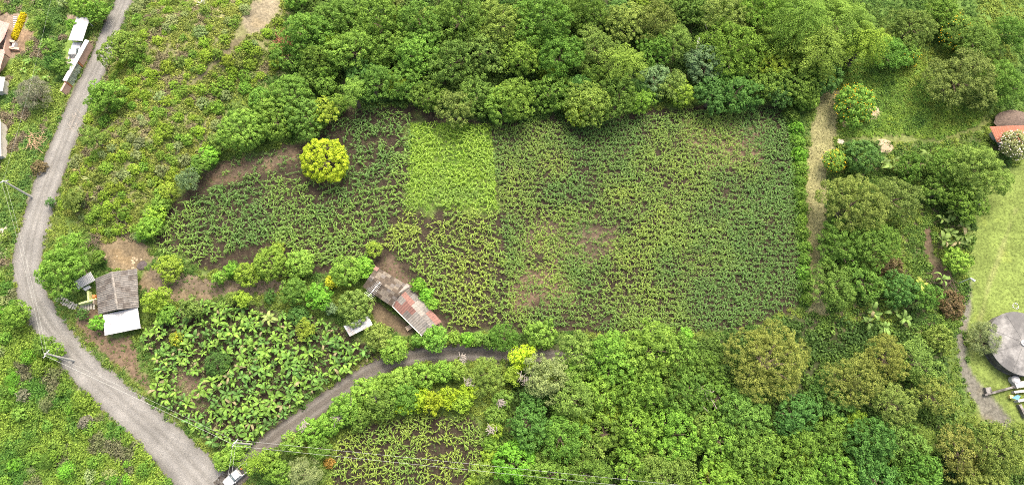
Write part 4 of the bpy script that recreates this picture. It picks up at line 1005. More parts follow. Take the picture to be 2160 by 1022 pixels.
W = [at(218, 663, zg + 2.2), at(290, 648, zg + 2.2), at(296, 692, zg + 1.95), at(221, 707, zg + 1.95)]
sheets(H1, base, [W[0], W[1], W[2], W[3]], 5, 1, [M['tin_white']], lambda i, j: 0, q, 'metal_sheet', 7, .018)
walls(H1, base, [TLp, BLp, BRp, TRp], zg - .4, [zg + 2.1] * 4, M['wallp'], .15, 1.6)
door(H1, base, (base[0] - 3.4, base[1], zg), math.pi / 2 + .08, M['wood'])
for px, py in ((224, 702), (292, 688)):
    p = at(px, py, zg + 1.9); m = MB(); m.box((p[0] - base[0], p[1] - base[1], .8), (.12, .12, 2.1)); m.build('post', M['wood'], H1)
# lean-to of white sheets beside it
zs = gpt(182, 600)[2]; bs_ = (*gpt(182, 600)[:2], zs)
SH = empty('shed', bs_, 0, 'small shed with white sheet roof between the large tree and grey roof', 'shed')
sheets(SH, bs_, [at(158, 593, zs + 2.1), at(191, 573, zs + 2.4), at(201, 591, zs + 2.3), at(165, 610, zs + 2.0)], 3, 1, [M['tin_white']], lambda i, j: 0, q, 'roof_sheet', 4, .02)
c = [sub(at(*v), bs_) for v in ((173, 608, zs + 1.6), (188, 601, zs + 1.6), (193, 606, zs + 1.5), (180, 613, zs + 1.5))]
MB().prism(c, .03).build('loose_sheet', M['tin_old'], SH)
for px, py in ((163, 596), (189, 578), (198, 590), (168, 606)):
    p = sub(at(px, py, zs + 1.0), bs_); MB().box((p[0], p[1], .9), (.1, .1, 2.2)).build('post', M['wood'], SH)
# lime-painted low walls of the unfinished annexe
zl = gpt(185, 630)[2]; bl = (*gpt(185, 630)[:2], zl)
LW = empty('annexe_wall', bl, 0, 'lime-green painted low wall frame left of the grey roof', 'wall')
for (a, b) in (((185, 613), (187, 634)), ((166, 640), (203, 630))):
    pa, pb = at(*a, zl + 1.2), at(*b, zl + 1.2); d = pb - pa; mid = (pa + pb) / 2
    MB().box((mid[0] - bl[0], mid[1] - bl[1], .6), (np.linalg.norm(d), .32, 1.3), math.atan2(d[1], d[0])).build('wall_segment', M['lime'], LW)
p = gpt(197, 624, .9); m = MB(); m.tube([(0, 0, 0), (0, 0, .1), (0, 0, .45), (0, 0, .8), (0, 0, .9)], [.30, .33, .35, .33, .28], 14)
m.tube([(0, 0, .9), (0, 0, .95)], [.2, .2], 12); m.build('water_barrel', M['orange'], None, p, label='orange plastic barrel inside the lime-green wall frame', cat='barrel')
# long house: dark mossy tiled end, red and grey patched end
zh = gpt(860, 660)[2]; bh = (*gpt(850, 650)[:2], zh)
H2 = empty('farmhouse', bh, 0, 'long low house with dark tiled end and patched red and grey roof', 'house')
ze, zr = zh + 2.5, zh + 3.5
A, B, C_, D_ = at(794, 562, ze), at(858, 600, ze), at(825, 645, ze), at(765, 604, ze)
R1, R2 = at(779, 584, zr), at(842, 622, zr)
tm = [M['darktile'], M['paletile'], M['fibre_b']]
sheets(H2, bh, [R1, R2, B, A], 8, 4, tm, lambda i, j: 1 if (i, j) in ((1, 1), (1, 2), (2, 3), (5, 3), (6, 3), (5, 0), (6, 1), (4, 0), (3, 3)) else (2 if (i * 3 + j) % 4 == 0 else 0), q, 'roof_tile', 4, .03, .03)
sheets(H2, bh, [R1, R2, C_, D_], 8, 4, tm, lambda i, j: 1 if (i, j) in ((4, 1), (4, 2), (5, 1), (5, 2), (6, 2), (5, 3), (6, 0), (3, 2)) else (2 if (i + j * 3) % 5 == 0 else 0), q, 'roof_tile', 4, .03, .03)
m = MB(); m.prism([sub(at(791, 560, ze + .1), bh), sub(at(800, 565, ze + .1), bh), sub(at(795, 572, ze + .25), bh), sub(at(786, 567, ze + .25), bh)], .05); m.build('patch_sheet', M['redtin'], H2)
B2, E2, F2, C2_ = at(864, 604, ze), at(931, 677, ze), at(890, 706, ze), at(827, 643, ze)
S1, S2 = at(846, 622, zr), at(910, 690, zr)
pm = [M['fibre'], M['redtin'], M['fibre_l'], M['tin_white'], M['fibre_b']]
ne = [[0, 0], [4, 0], [3, 3], [2, 0], [1, 1], [4, 1]]
sw = [[1, 1], [1, 1], [1, 1], [4, 1], [2, 2], [2, 2]]
sheets(H2, bh, [S1, S2, E2, B2], 6, 2, pm, lambda i, j: [[1, 4], [1, 0], [2, 2], [2, 0], [0, 1], [0, 1]][i][j], q, 'roof_sheet', 3, .06)
sheets(H2, bh, [S1, S2, F2, C2_], 6, 2, pm, lambda i, j: [[2, 1], [1, 1], [1, 4], [2, 2], [2, 2], [0, 2]][i][j], q, 'roof_sheet', 3, .06)
m = MB(); m.prism([sub(v, bh) for v in (at(858, 597, ze + .12), at(866, 603, ze + .12), at(846, 622, zr + .12), at(829, 646, ze + .12), at(823, 640, ze + .12), at(840, 618, zr + .12))], .04); m.build('flashing', M['fibre_l'], H2)
for a, b in (((827, 645), (890, 708)),):
    pa, pb = at(*a, ze - .02), at(*b, ze - .02); d = pb - pa; mid = (pa + pb) / 2
    MB().box((mid[0] - bh[0], mid[1] - bh[1], mid[2] - bh[2]), (np.linalg.norm(d), .14, .14), math.atan2(d[1], d[0])).build('eave_board', M['wallp'], H2)
walls(H2, bh, [A, D_, C_, B], zh - .4, [ze - .25] * 4, M['adobe'], .2, .6)
walls(H2, bh, [B2, C2_, F2, E2], zh - .4, [ze - .25] * 4, M['adobe'], .2, .6)
# television aerial on the dark roof
pa = at(776, 625, zh + 4.6); pb = at(802, 594, zh + 4.6); d = pb - pa; mid = (pa + pb) / 2
AE = empty('television_aerial', (mid[0], mid[1], zh + 2.4), math.atan2(d[1], d[0]), 'long television aerial with many cross rods over the dark tiled roof', 'aerial')
L_ = np.linalg.norm(d); MB().box((0, 0, 2.2), (L_, .05, .05)).build('boom', M['steel'], AE); MB().tube([(0, 0, 0), (0, 0, 2.25)], .03, 6).build('mast', M['steel'], AE)
for k in range(11):
    u = -L_ / 2 + .12 + k * (L_ - .24) / 10; w = 1.0 + .9 * (1 - k / 10)
    MB().box((u, 0, 2.25), (.022, w, .022)).build('rod', M['steel'], AE)
# tin shed, timber table
zt = gpt(752, 690)[2]; bt = (*gpt(752, 690)[:2], zt)
TS = empty('tin_shed', bt, 0, 'small shed with rusty pale tin roof beside the bananas', 'shed')
sheets(TS, bt, [at(725, 687, zt + 2.1), at(776, 665, zt + 2.1), at(786, 685, zt + 1.8), at(738, 709, zt + 1.8)], 5, 1, [M['tin_old']], lambda i, j: 0, q, 'roof_sheet', 4, .03)
for px, py in ((730, 690), (774, 671), (782, 683), (741, 703)):
    p = sub(at(px, py, zt + 1.8), bt); MB().box((p[0], p[1], .75), (.12, .12, 2.1)).build('post', M['wood'], TS)
bt = gpt(863, 690, .7); TB = empty('wooden_table', bt, .55, 'small slatted wooden table beside the patched roof', 'table')
for k in range(6): MB().box((-.5 + .2 * k, 0, .72), (.16, .8, .05)).build('slat', M['wood'], TB)
for sx in (-.45, .45):
    for sy in (-.3, .3): MB().box((sx, sy, .33), (.08, .08, .76)).build('leg', M['wood'], TB)

# upper left: pink house, white shelter, gate wall
zp = gpt(10, 80)[2]; bp = (*gpt(5, 85)[:2], zp)
PH = empty('pink_house', bp, 0, 'pink-roofed house cut by the left edge at the top', 'house')
sheets(PH, bp, [at(-70, 20, zp + 4.2), at(-10, 102, zp + 4.0), at(9, 80, zp + 3.1), at(20, 50, zp + 3.2)], 4, 2, [M['pinkroof']], lambda i, j: 0, q, 'roof_sheet', 6, .02)
sheets(PH, bp, [at(-70, 112, zp + 3.0), at(8, 104, zp + 2.8), at(10, 112, zp + 2.7), at(-2, 155, zp + 2.5)], 3, 1, [M['pinkroof']], lambda i, j: 0, q, 'porch_sheet', 6, .02)
walls(PH, bp, [at(-70, 25, zp + 3), at(-20, 150, zp + 3), at(6, 112, zp + 3), at(18, 52, zp + 3)], zp - .4, [zp + 2.4] * 4, M['pink'], .2, .6)
for (a, b, h, mt) in (((6, 82), (30, 88), 1.6, 'wood'), ((5, 98), (40, 103), 1.3, 'pink'), ((30, 88), (26, 100), 1.4, 'white')):
    pa, pb = at(*a, zp + h), at(*b, zp + h); d = pb - pa; mid = (pa + pb) / 2
    MB().box((mid[0] - bp[0], mid[1] - bp[1], h / 2), (np.linalg.norm(d), .5, h), math.atan2(d[1], d[0])).build('terrace_wall', M[mt], PH)
zw = gpt(5, 180)[2]; bw = (*gpt(3, 180)[:2], zw)
WS = empty('white_roof_shed', bw, 0, 'white-roofed shed cut by the left edge below the pink house', 'shed')
sheets(WS, bw, [at(-40, 160, zw + 2.6), at(11, 163, zw + 2.6), at(5, 193, zw + 2.4), at(-40, 190, zw + 2.4)], 4, 1, [M['tin_white']], lambda i, j: 0, q, 'roof_sheet', 5, .02)
walls(WS, bw, [at(-40, 160, zw + 2.4), at(-40, 190, zw + 2.4), at(5, 193, zw + 2.4), at(11, 163, zw + 2.4)], zw - .3, [zw + 2.3] * 4, M['wallp'], .15, .4)
zw = gpt(2, 290)[2]; bw = (*gpt(0, 290)[:2], zw)
WS = empty('grey_shed', bw, 0, 'narrow grey-roofed shed on the left edge below the white roof', 'shed')
sheets(WS, bw, [at(-30, 250, zw + 2.4), at(1, 252, zw + 2.4), at(3, 330, zw + 2.4), at(-30, 330, zw + 2.4)], 4, 1, [M['tin_old']], lambda i, j: 0, q, 'roof_sheet', 5, .02)
walls(WS, bw, [at(-30, 250, zw + 2.2), at(-30, 330, zw + 2.2), at(3, 330, zw + 2.2), at(1, 252, zw + 2.2)], zw - .3, [zw + 2.1] * 4, M['wallp'], .15, .3)
# flight of white-edged steps by the pink house
bs2 = gpt(33, 54); ST_ = empty('garden_steps', bs2, 0, 'flight of white-edged garden steps left of the yellow hedge', 'steps')
for k in range(9):
    p = sub(gpt(36 - .55 * k, 40 + 3.6 * k), bs2); MB().box((p[0], p[1], .12 + .05 * (8 - k)), (.75, .24, .12), -.1).build('step', M['concpale'], ST_)
# yellow clipped hedge
hp = [gpt(52 - 19 * t, 35 + 46 * t) for t in np.linspace(0, 1, 11)]
r = np.random.default_rng(15); Vs = []; ctr = hp[5]
Cn = []; Nn_ = []
for (x, y, z) in hp:
    d = unit(r.normal(size=(230, 3)) + (0, 0, .5)); d[:, 2] = np.abs(d[:, 2]); Cn.append(np.array([x, y, z]) - np.array(ctr) + d * (.62, .62, 1.15) * r.uniform(.85, 1.05, (230, 1))); Nn_.append(unit(d + .4 * r.normal(size=d.shape)))
Cn = np.concatenate(Cn); Nn_ = np.concatenate(Nn_); n = len(Cn)
V, Q = leaf_quads(Cn, Nn_, r.normal(size=(n, 3)), np.full(n, .26), np.full(n, .18))
o = link('hedge', mesh_np('hedge', V, Q, M['leaf'], tint=r.uniform(.2, .8, n)), loc=ctr, label='clipped bright yellow hedge beside the pink house', cat='hedge'); o.color = (.52, .44, .012, 1)
# white shelter
zc = gpt(168, 70)[2]; bc = (*gpt(168, 65)[:2], zc)
CP = empty('shelter', bc, 0, 'open shelter with flat white sheet roof beside the gravel road', 'shelter')
Pc = [at(162, 36, zc + 2.3), at(190, 39, zc + 2.3), at(174, 87, zc + 2.1), at(144, 85, zc + 2.1)]
sheets(CP, bc, Pc, 6, 1, [M['tin_white']], lambda i, j: 0, q, 'roof_sheet', 4, .02)
for u, v in ((.1, .08), (.8, .08), (.8, .92), (.1, .92)):
    p = sub(bil(Pc, u, v), bc); MB().box((p[0], p[1], p[2] / 2 - .05), (.12, .12, p[2] - .06)).build('post', M['steel'], CP)
# gate wall: pink wall under a white coping, orange posts, meshed gate
ga, gb = np.array(at(184, 86, 2.2 + gpt(198, 101)[2])), np.array(at(137, 171, 2.2 + gpt(152, 186)[2]))
zgw = min(gpt(198, 101)[2], gpt(152, 186)[2]) - .1
d = gb - ga; Lg = np.linalg.norm(d[:2]); rz = math.atan2(d[1], d[0])
GW = empty('gate_wall', (ga[0], ga[1], zgw), rz, 'pink roadside wall with long white coping and a meshed gate', 'gate wall')
MB().box((Lg * .24, .05, 1.1), (Lg * .48, .25, 2.2)).build('wall_panel', M['pink'], GW)
MB().prism([(-.1, -.38, 2.5), (Lg + .05, -.38, 2.5), (Lg + .05, .42, 2.4), (-.1, .42, 2.4)], .14).build('coping', M['white'], GW)
for u in (.505, 1.0): MB().box((Lg * u, .05, 1.15), (.25, .3, 2.36)).build('gate_post', M['rust'], GW)
for k in range(4):
    x0 = Lg * (.53 + .111 * k); w = Lg * .105
    m = MB(); m.box((x0 + w / 2, .05, .15), (w, .05, .08)); m.box((x0 + w / 2, .05, 2.05), (w, .05, .08)); m.box((x0 + .03, .05, 1.1), (.05, .05, 1.8)); m.box((x0 + w - .03, .05, 1.1), (.05, .05, 1.8))
    for t in range(1, 9): m.box((x0 + w * t / 9, .05, 1.1), (.03, .03, 1.8))
    for t in range(1, 6): m.box((x0 + w / 2, .05, .2 + .3 * t), (w, .028, .03))
    m.build('gate_panel', M['mesh'], GW)
MB().box((Lg + 1.15, .05, 1.0), (1.9, .25, 2.0)).build('wing_wall', M['pink'], GW); MB().box((Lg + 1.15, .05, 2.05), (2.0, .4, .1)).build('wing_coping', M['pinkroof'], GW)
# white wall in the upper wood
pa, pb = np.array(gpt(1473, 88, 1.8)), np.array(gpt(1464, 132, 1.8)); d = pb - pa; mid = (pa + pb) / 2; rz = math.atan2(d[1], d[0])
m = MB(); m.box((0, 0, .9), (np.linalg.norm(d) + 1.5, .3, 2.2)); m.box((0, 0, 2.05), (np.linalg.norm(d) + 1.6, .5, .1)); m.build('white_wall', M['white'], None, tuple(mid), label='narrow white wall glimpsed between trees of the upper wood', cat='wall').rotation_euler = (0, 0, rz)

# right edge: red roof, thatched hump, round tank and its outworks
zr_ = gpt(2130, 300)[2]; br_ = (*gpt(2140, 290)[:2], zr_)
RH = empty('red_roof_house', br_, 0, 'house with red ribbed roof cut by the right edge', 'house')
RP = [at(2116, 259, zr_ + 2.6), at(2230, 262, zr_ + 2.6), at(2230, 312, zr_ + 1.9), at(2104, 300, zr_ + 1.9)]
RP[0] = at(2088, 267, zr_ + 2.5)
sheets(RH, br_, RP, 8, 2, [M['redtile']], lambda i, j: 0, q, 'roof_sheet', 4, .035)
walls(RH, br_, [RP[0], RP[3], RP[2], RP[1]], zr_ - .3, [zr_ + 1.75] * 4, M['wallp'], .2, 1.2)
bt_ = gpt(2148, 254, 2.0); TH = empty('thatched_hut', bt_, 0, 'hut with dark rounded thatched roof behind the red roof', 'hut')
m = MB(); n = 22; prof = [(3.5, 2.0), (3.4, 2.2), (2.6, 2.8), (1.5, 3.3), (.5, 3.6), (.05, 3.65)]
for k, (rr, zz) in enumerate(prof): pass
V = [(rr * 1.15 * math.cos(6.2832 * i / n) * (1 + .04 * math.sin(i * 3.1 + k)), rr * .8 * math.sin(6.2832 * i / n) * (1 + .04 * math.cos(i * 2.3)), zz - 1.0) for k, (rr, zz) in enumerate(prof) for i in range(n)]
m.add(V, [(k * n + i, k * n + (i + 1) % n, (k + 1) * n + (i + 1) % n, (k + 1) * n + i) for k in range(len(prof) - 1) for i in range(n)]); m.build('thatch', M['thatch'], TH)
m = MB(); m.tube([(0, 0, -.3), (0, 0, 1.2)], 2.6, 20); o = m.build('wall', M['adobe'], TH); o.scale = (1.1, .75, 1)

zk = gpt(2110, 770)[2]; ck = at(2157, 723, zk + 2.6); lk = at(2086, 723, zk + 2.2); Rk = float(ck[0] - lk[0])
TK = empty('round_tank', (ck[0], ck[1], zk), 0, 'large round concrete tank with stained domed roof cut by right edge', 'tank')
n = 48; prof = [(Rk, 2.05), (Rk + .06, 2.1), (Rk + .06, 2.22), (Rk - .1, 2.26), (Rk * .75, 2.5), (Rk * .5, 2.68), (Rk * .25, 2.78), (.6, 2.82)]
V = [(rr * math.cos(6.2832 * i / n), rr * math.sin(6.2832 * i / n), zz) for rr, zz in prof for i in range(n)]
m = MB(); m.add(V, [(k * n + i, k * n + (i + 1) % n, (k + 1) * n + (i + 1) % n, (k + 1) * n + i) for k in range(len(prof) - 1) for i in range(n)] + [tuple((len(prof) - 1) * n + i for i in range(n))]); m.build('roof', M['conc'], TK)
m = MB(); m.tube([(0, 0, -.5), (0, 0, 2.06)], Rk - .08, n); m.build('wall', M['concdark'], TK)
m = MB(); m.tube([(0, 0, 2.8), (0, 0, 3.05), (0, 0, 3.06)], [.55, .55, .42], 10); m.tube([(0, 0, 3.05), (0, 0, 3.15)], [.3, .25], 10); m.build('hatch', M['concpale'], TK)
for k in range(8):
    a = k * math.pi / 4 + .3; m = MB(); m.tube([(rr * math.cos(a), rr * math.sin(a), zz + .02) for rr, zz in ((.7, 2.82), (Rk * .5, 2.68), (Rk * .75, 2.5), (Rk - .15, 2.26))], .03, 5); m.build('roof_rib', M['conc'], TK)
zv = gpt(2120, 830)[2]; bv = (*gpt(2120, 830)[:2], zv)
VB = empty('valve_chamber', bv, 0, 'low concrete valve chamber walls below the round tank', 'chamber')
def seg(a, b, h, w, mt, nm='wall_segment'):
    pa, pb = at(*a, zv + h), at(*b, zv + h); d = pb - pa; mid = (pa + pb) / 2
    MB().box((mid[0] - bv[0], mid[1] - bv[1], h / 2 - .1), (np.linalg.norm(d), w, h + .2), math.atan2(d[1], d[0])).build(nm, M[mt], VB)
seg((2078, 832), (2144, 814), .7, .35, 'concdark'); seg((2080, 822), (2092, 821), .7, .9, 'concdark', 'box'); seg((2143, 812), (2175, 806), 1.0, 1.0, 'concpale', 'slab'); seg((2148, 845), (2180, 838), 1.1, .4, 'white'); seg((2152, 852), (2166, 880), .8, .45, 'concdark'); seg((2140, 826), (2175, 822), .8, .4, 'concpale')
MB().prism([sub(v, bv) for v in (at(2134, 838, zv + 1.0), at(2146, 832, zv + 1.3), at(2153, 834, zv + 1.3), at(2148, 843, zv + 1.0))], .05).build('blue_cover', M['blue'], VB)
bw = gpt(2144, 800, 1.0); m = MB(); m.tube([(0, 0, 0), (0, 0, .9), (0, 0, 1.15), (0, 0, 1.25)], [.75, .75, .55, .2], 16); m.build('water_tank', M['white'], None, bw, smooth=False, label='small white rounded water tank touching the round concrete tank', cat='water tank')
p = gpt(2132, 836, .4); m = MB(); m.box((0, 0, .3), (.5, .45, .6)); m.box((0, 0, .62), (.6, .55, .06)); m.build('meter_box', plain_mat('yellowed_box', (.5, .44, .15), .7), None, p, label='small yellowish box beside the blue cover', cat='box')
# ring of white stones on the lawn
for k in range(9):
    a = k * .698; x, y, z = gpt(2142, 645); m = MB(); s = .09 + .03 * (k % 3)
    m.tube([(0, 0, -.05), (0, 0, s * .5), (0, 0, s)], [s, s * 1.05, s * .5], 7)
    m.build('stone', M['white'], None, (x + .5 * math.cos(a), y + .5 * math.sin(a), z), label='white stone in the small ring on the lawn above the tank', cat='stone', group='ring of white stones on the lawn')
# street lamps
def lamp(base_px, head_px, h, label):
    x, y, z = gpt(*base_px); hx, hy, hz_ = at(*head_px, z + h)
    e = empty('street_lamp', (x, y, z), 0, label, 'street lamp')
    m = MB(); m.tube([(0, 0, -.2), (0, 0, h * .97), (.02, 0, h)], [.09, .06, .05], 8); m.build('post', M['steel'], e)
    dx, dy = hx - x, hy - y; L = math.hypot(dx, dy); a = math.atan2(dy, dx)
    MB().tube([(0, 0, h - .05), (dx * .8, dy * .8, h)], .035, 6).build('arm', M['steel'], e)
    m = MB(); m.add([(-.55, -.12, 0), (-.55, .12, 0), (.35, .24, 0), (.35, -.24, 0), (-.5, -.08, .16), (-.5, .08, .16), (.3, .17, .2), (.3, -.17, .2)], [(3, 2, 1, 0), (4, 5, 6, 7), (0, 1, 5, 4), (1, 2, 6, 5), (2, 3, 7, 6), (3, 0, 4, 7)][::1])
    o = m.build('lamp_head', M['white'], e, (dx, dy, h - .05)); o.rotation_euler = (0, 0, a)
lamp((2021, 597), (2053, 590), 3.6, 'slim street lamp on the lawn edge beside the rounded bush')
lamp((2036, 436), (2066, 429), 3.6, 'street lamp with white head at the lawn corner under trees')

# ------------------------------------------------------------------ poles and lines
def pole(top_px, h, arm_rz, label, base_hint):
    zg_ = gpt(*base_hint)[2]; x, y = at_z(*top_px, zg_ + h); x, y = float(x), float(y); zg_ = float(height(x, y))
    e = empty('utility_pole', (x, y, zg_), 0, label, 'utility pole', 'utility poles along the road')
    m = MB(); m.tube([(0, 0, -.5), (0, 0, h)], [.21, .13], 10); m.build('pole', M['pole'], e)
    o = MB().box((0, 0, h - .35), (1.5, .08, .09)).build('crossarm', M['steel'], e); o.rotation_euler = (0, 0, arm_rz)
    for u in (-.65, -.25, .25, .65):
        m = MB(); m.tube([(0, 0, 0), (0, 0, .1), (0, 0, .22)], [.03, .045, .025], 6); c_ = m.build('insulator', M['white'], e, (u * math.cos(arm_rz), u * math.sin(arm_rz), h - .28))
    return np.array([x, y, zg_ + h - .05]), arm_rz
pA = pole((6, 381), 8, .3, 'white concrete pole left of the gravel road', (50, 420))
pB = pole((95, 745), 8, 1.1, 'utility pole with short crossarm at the road bend below the house', (118, 756))
pC = pole((494, 933), 8, 1.0, 'utility pole at the junction of gravel road and dirt track', (512, 940))
pD = pole((1760, 1062), 8, 1.2, 'utility pole below the bottom edge', (1770, 1062)) if False else (np.array([*map(float, at_z(1760, 1062, 8.0)), 8.0]), 1.2)
pE = (np.array([*map(float, at_z(466, 1110, 7.5)), 7.5]), 0.2)
pN = (np.array([*map(float, at_z(120, -60, 7.0)), 7.0]), 0.3)
def wire(P, Q_, off, sag, rad, label):
    (a, ra), (b, rb) = P, Q_
    a = a + off * np.array([math.cos(ra), math.sin(ra), 0]); b = b + off * np.array([math.cos(rb), math.sin(rb), 0])
    pts = [tuple(a + (b - a) * t - np.array([0, 0, sag * 4 * t * (1 - t)]) - a) for t in np.linspace(0, 1, 25)]
    MB().tube(pts, rad, 5).build('power_line', M['wire'], None, tuple(a), label=label, cat='power line', group='power lines')
wire(pB, pC, -.3,   .7, .017, 'upper of the two wires crossing the road between bend and junction poles'); wire(pB, pC, .3,   .9, .011, 'lower of the two wires crossing the road between bend and junction poles')
wire(pA, pB, -.3, .6, .010, 'outer thin wire along the road between the left pole and bend pole'); wire(pA, pB, .3, .6, .010, 'inner thin wire along the road between the left pole and bend pole')
wire(pC, pD, -.5, 1.0, .014, 'upper wire running from the junction pole over the lower wood'); wire(pC, pD, .5, 1.0, .014, 'lower wire running from the junction pole over the lower wood')
wire(pC, pE, -.4, .3, .016, 'left wire leaving the junction pole towards the bottom edge'); wire(pC, pE, .4, .3, .016, 'right wire leaving the junction pole towards the bottom edge')
wire(pN, pA, 0, .6, .007, 'thin wire over the weeds above the left pole')

# ------------------------------------------------------------------ pickups (local x is forward)
def loft(b, secs, m=0):
    n0 = len(secs); V = []
    for x, hw, z0, z1, ch in secs: V += [(x, -hw, z0), (x, hw, z0), (x, hw, z1 - ch), (x, hw - ch, z1), (x, -hw + ch, z1), (x, -hw, z1 - ch)]
    F = [(5, 4, 3, 2, 1, 0), tuple((n0 - 1) * 6 + i for i in range(6))]
    for k in range(n0 - 1):
        for i in range(6): a = k * 6 + i; c2 = k * 6 + (i + 1) % 6; F.append((a, c2, c2 + 6, a + 6))
    b.add(V, F, m)
def pickup(px, py, dirpx, scale, bed, label):
    x, y, z = gpt(px, py, .8); x2, y2, _ = gpt(px + dirpx[0], py + dirpx[1], .8)
    e = empty('pickup_truck', (x, y, z + .05), math.atan2(y2 - y, x2 - x), label, 'pickup'); e.scale = (scale,) * 3
    b = MB(); loft(b, [(.75, .86, .4, 1.02, .06), (1.2, .88, .35, 1.04, .08), (2.2, .85, .35, .96, .1), (2.5, .72, .42, .82, .1)]); b.build('hood', M['carw'], e)
    b = MB(); loft(b, [(-.75, .87, .35, 1.02, .02), (.78, .88, .35, 1.03, .02)]); b.build('door_panel', M['carw'], e)
    b = MB(); loft(b, [(-.72, .80, 1.0, 1.45, .08), (-.62, .70, 1.0, 1.64, .08), (.25, .70, 1.0, 1.66, .08), (.42, .70, 1.0, 1.62, .08)]); b.build('cab_roof', M['carw'], e)
    b = MB(); b.add([(.44, -.64, 1.60), (.44, .64, 1.60), (1.0, .76, 1.06), (1.0, -.76, 1.06)], [(0, 3, 2, 1)]); w = b.build('windscreen', M['glass'], e); w.modifiers.new('thick', 'SOLIDIFY').thickness = .03
    b = MB(); b.add([(.42, -.70, 1.62), (.42, .70, 1.62), (.98, .80, 1.03), (.98, -.80, 1.03), (-.2, -.8, 1.0), (-.2, .8, 1.0)], [(0, 3, 4), (1, 5, 2)]); b.build('side_window', M['glass'], e)
    for s in (-1, 1):
        b = MB(); b.box((-.1, s * .79, 1.28), (.95, .03, .34)); b.build('door_window', M['glass'], e)
        b = MB(); b.box((.78, s * .98, 1.08), (.12, .18, .14)); b.build('mirror', M['carw'], e)
        b = MB(); b.box((2.47, s * .58, .72), (.1, .26, .16)); b.build('headlight', M['lampw'], e)
        b = MB(); b.box((-2.42, s * .78, .8), (.06, .12, .3)); b.build('tail_light', M['lampred'], e)
        b = MB(); b.box((-1.6, s * .82, .76), (1.66, .09, .66)); b.build('bed_side', M['carw'], e)
        for wx in (1.6, -1.5):
            b = MB(); b.tube([(wx, s * .66, .33), (wx, s * .90, .33)], .35, 16); wh = b.build('tyre', M['rubber'], e)
            b = MB(); b.tube([(wx, s * .90, .33), (wx, s * .915, .33)], .2, 10); b.build('rim', M['steel'], wh)
    MB().box((-1.6, 0, .5), (1.66, 1.52, .1)).build('bed_floor', bed, e); MB().box((-2.42, 0, .76), (.07, 1.5, .62)).build('tailgate', M['carw'], e)
    b = MB(); b.box((2.55, 0, .48), (.12, 1.6, .2)); b.build('bumper', M['steel'], e)
    return e
PK = pickup(499, 1001, (-35, 30), .92, M['beddark'], 'white pickup with dark empty bed parked at the road junction')
pickup(158, 113, (8, -40), 1.02, M['carin'], 'white pickup with pale load bed behind the pink gate wall')
x, y, z = gpt(509, 987, .9); m = MB(); m.tube([(0, 0, 0), (0, 0, .35), (0, 0, .38)], [.16, .18, .12], 10); m.tube([(0, 0, .38), (0, 0, .5)], [.06, .05], 8); m.build('fuel_can', M['orange'], None, (x, y, z + .53), label='orange-red can in the bed of the junction pickup', cat='can')

# ------------------------------------------------------------------ stones, steps, heaps, dead wood
bs3 = gpt(160, 645); PT = empty('stone_steps', bs3, 0, 'curved flight of grey stone steps from the road to the house', 'steps')
pts = np.array([(121, 626), (138, 637), (156, 646), (176, 649), (199, 645)], float)
tt = np.linspace(0, 4, 17); sx = np.interp(tt, range(5), pts[:, 0]); sy = np.interp(tt, range(5), pts[:, 1])
for k in range(17):
    p = sub(gpt(sx[k], sy[k]), bs3); a = math.atan2(-(sy[min(k + 1, 16)] - sy[max(k - 1, 0)]), sx[min(k + 1, 16)] - sx[max(k - 1, 0)])
    MB().box((p[0], p[1], p[2] + .04 + .03 * (k % 2)), (.34, 1.15 + .15 * math.sin(k * 2), .22), a).build('step', M['stonegrey'], PT)
def boulder(px, py, s, label, mat='stone', name='boulder', cat='boulder', seed=0, flat=.6, group=None):
    r = np.random.default_rng(900 + seed); n = 9; k = 6; V = []
    for j in range(k):
        zz = j / (k - 1); rr = math.sqrt(max(.02, 1 - (zz * 1.0) ** 2)) * (1 if j else .95)
        V += [(rr * s * (1 + r.uniform(-.18, .18)) * math.cos(6.2832 * i / n), rr * s * (1 + r.uniform(-.18, .18)) * math.sin(6.2832 * i / n), zz * s * flat * (1 + r.uniform(-.12, .12)) - .1) for i in range(n)]
    m = MB(); m.add(V, [(j * n + i, j * n + (i + 1) % n, (j + 1) * n + (i + 1) % n, (j + 1) * n + i) for j in range(k - 1) for i in range(n)] + [tuple((k - 1) * n + i for i in range(n))])
    return m.build(name, M[mat], None, gpt(px, py), label=label, cat=cat, group=group)
boulder(1780, 262, .85, 'pinkish boulder at the foot of the large flowering bush', 'adobe', seed=1); boulder(1772, 300, .8, 'grey boulder beside the mown track', 'stone', seed=2)
boulder(1843, 237, 1.6, 'pale straw heap beside the large flowering bush', 'straw', 'straw_heap', 'heap', 3, .35); boulder(1866, 309, 1.7, 'pale straw heap in the middle of the garden', 'straw', 'straw_heap', 'heap', 4, .3)
boulder(300, 560, 1.0, 'dark burnt ash heap beside the grey roof', 'ash', 'ash_heap', 'heap', 5, .35)
rr_ = np.random.default_rng(77)
for k in range(26):
    px, py = rr_.uniform(212, 300), rr_.uniform(540, 572)
    boulder(px, py, rr_.uniform(.12, .32), 'loose ochre stone below the eroded bank behind the house', 'straw', 'stone', 'stone', 20 + k, .7, 'loose stones below the eroded bank')
for k in range(22):
    boulder(rr_.uniform(-2, 16), rr_.uniform(478, 552), rr_.uniform(.25, .6), 'grey stone in the dry stream bed on the left edge', 'stone', 'stone', 'stone', 60 + k, .7, 'stones of the dry stream bed')
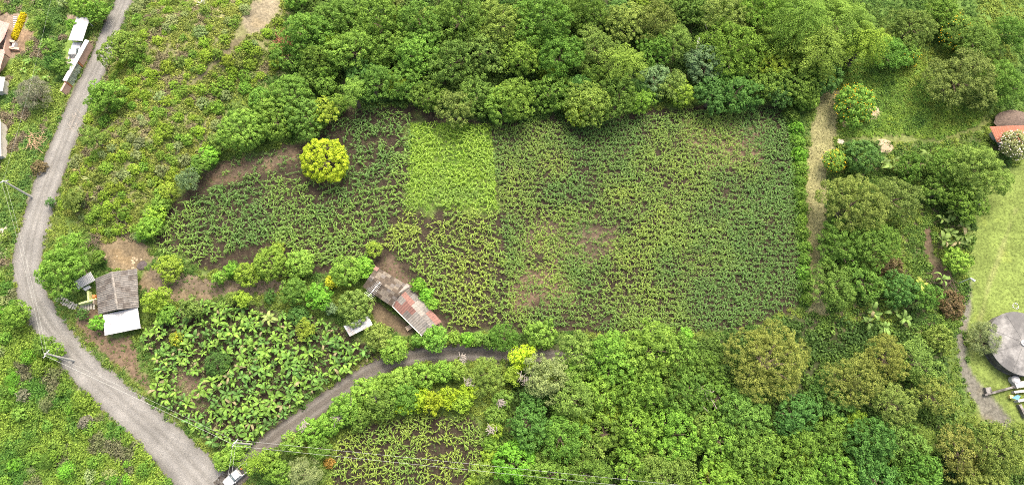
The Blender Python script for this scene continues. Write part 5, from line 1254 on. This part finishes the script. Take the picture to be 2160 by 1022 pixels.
def branches(px, py, R, n, mat, label, name, cat, seed, h=.6, rad=.05, group=None, up=0.0):
    r = np.random.default_rng(seed); m = MB()
    for _ in range(n):
        a = r.uniform(0, 6.28); c_ = np.array([r.normal(0, R * .4), r.normal(0, R * .4), up + r.uniform(.05, h)]); d = np.array([math.cos(a), math.sin(a), r.normal(0, .25)]) * R * r.uniform(.3, .7)
        m.tube([c_ - d, c_ + d * .2 + r.normal(0, .12, 3), c_ + d], [rad, rad * .8, rad * .4], 4)
    return m.build(name, mat, None, gpt(px, py, up), label=label, cat=cat, group=group)
branches(1988, 598, 2.6, 70, M['bark'], 'heap of dry brown branches below the garden bananas', 'branch_heap', 'heap', 3, .9)
branches(598, 98, 2.6, 90, plain_mat('dry_red_frond', (.22, .10, .055), .9, .35, 3), 'reddish brown withered palm crown beside the upper wood', 'withered_palm', 'withered palm', 4, 1.8)
branches(80, 300, 2.2, 60, plain_mat('dry_tan_brush', (.36, .25, .15), .9, .3, 3), 'heap of cut tan brush in the weeds left of the road', 'brush_heap', 'heap', 5, .8)
branches(205, 510, 1.8, 40, M['bark'], 'dark brushwood on the rim of the eroded bank', 'brushwood', 'brushwood', 6, .7)
for j, (px, py, lab) in enumerate([(977,758,'withered grey spray standing by the end of the dirt track'),(992,806,'withered grey spray beside the olive drooping tree'),(792,840,'withered grey spray in the middle of the track hedge'),(736,852,'withered grey spray on the left part of the track hedge'),(714,882,'withered grey spray above the small field corner'),(642,900,'withered grey spray low on the track hedge'),(1057,850,'withered grey spray atop the hedge right of the small field'),(1036,906,'withered grey spray halfway down the right hedge')]):
    branches(px, py, .85, 30, M['deadwood'], lab, 'withered_spray', 'withered spray', 30 + j, .9, .06, 'withered sprays', 3.2)
for j, (px, py, R, lab) in enumerate([(168,262,2.6,'bare whitish branches overhanging the gravel road'),(1500,75,2.2,'bare pale branch in the gap beside the white wall'),(1108,800,1.8,'bare white twigs beside the pale olive tree'),(1490,835,2.0,'bare grey trunk snag in the lower wood')]):
    branches(px, py, R, 16, M['deadwood'], lab, 'bare_branches', 'bare branches', 50 + j, 1.2, .06, None, 3.5)
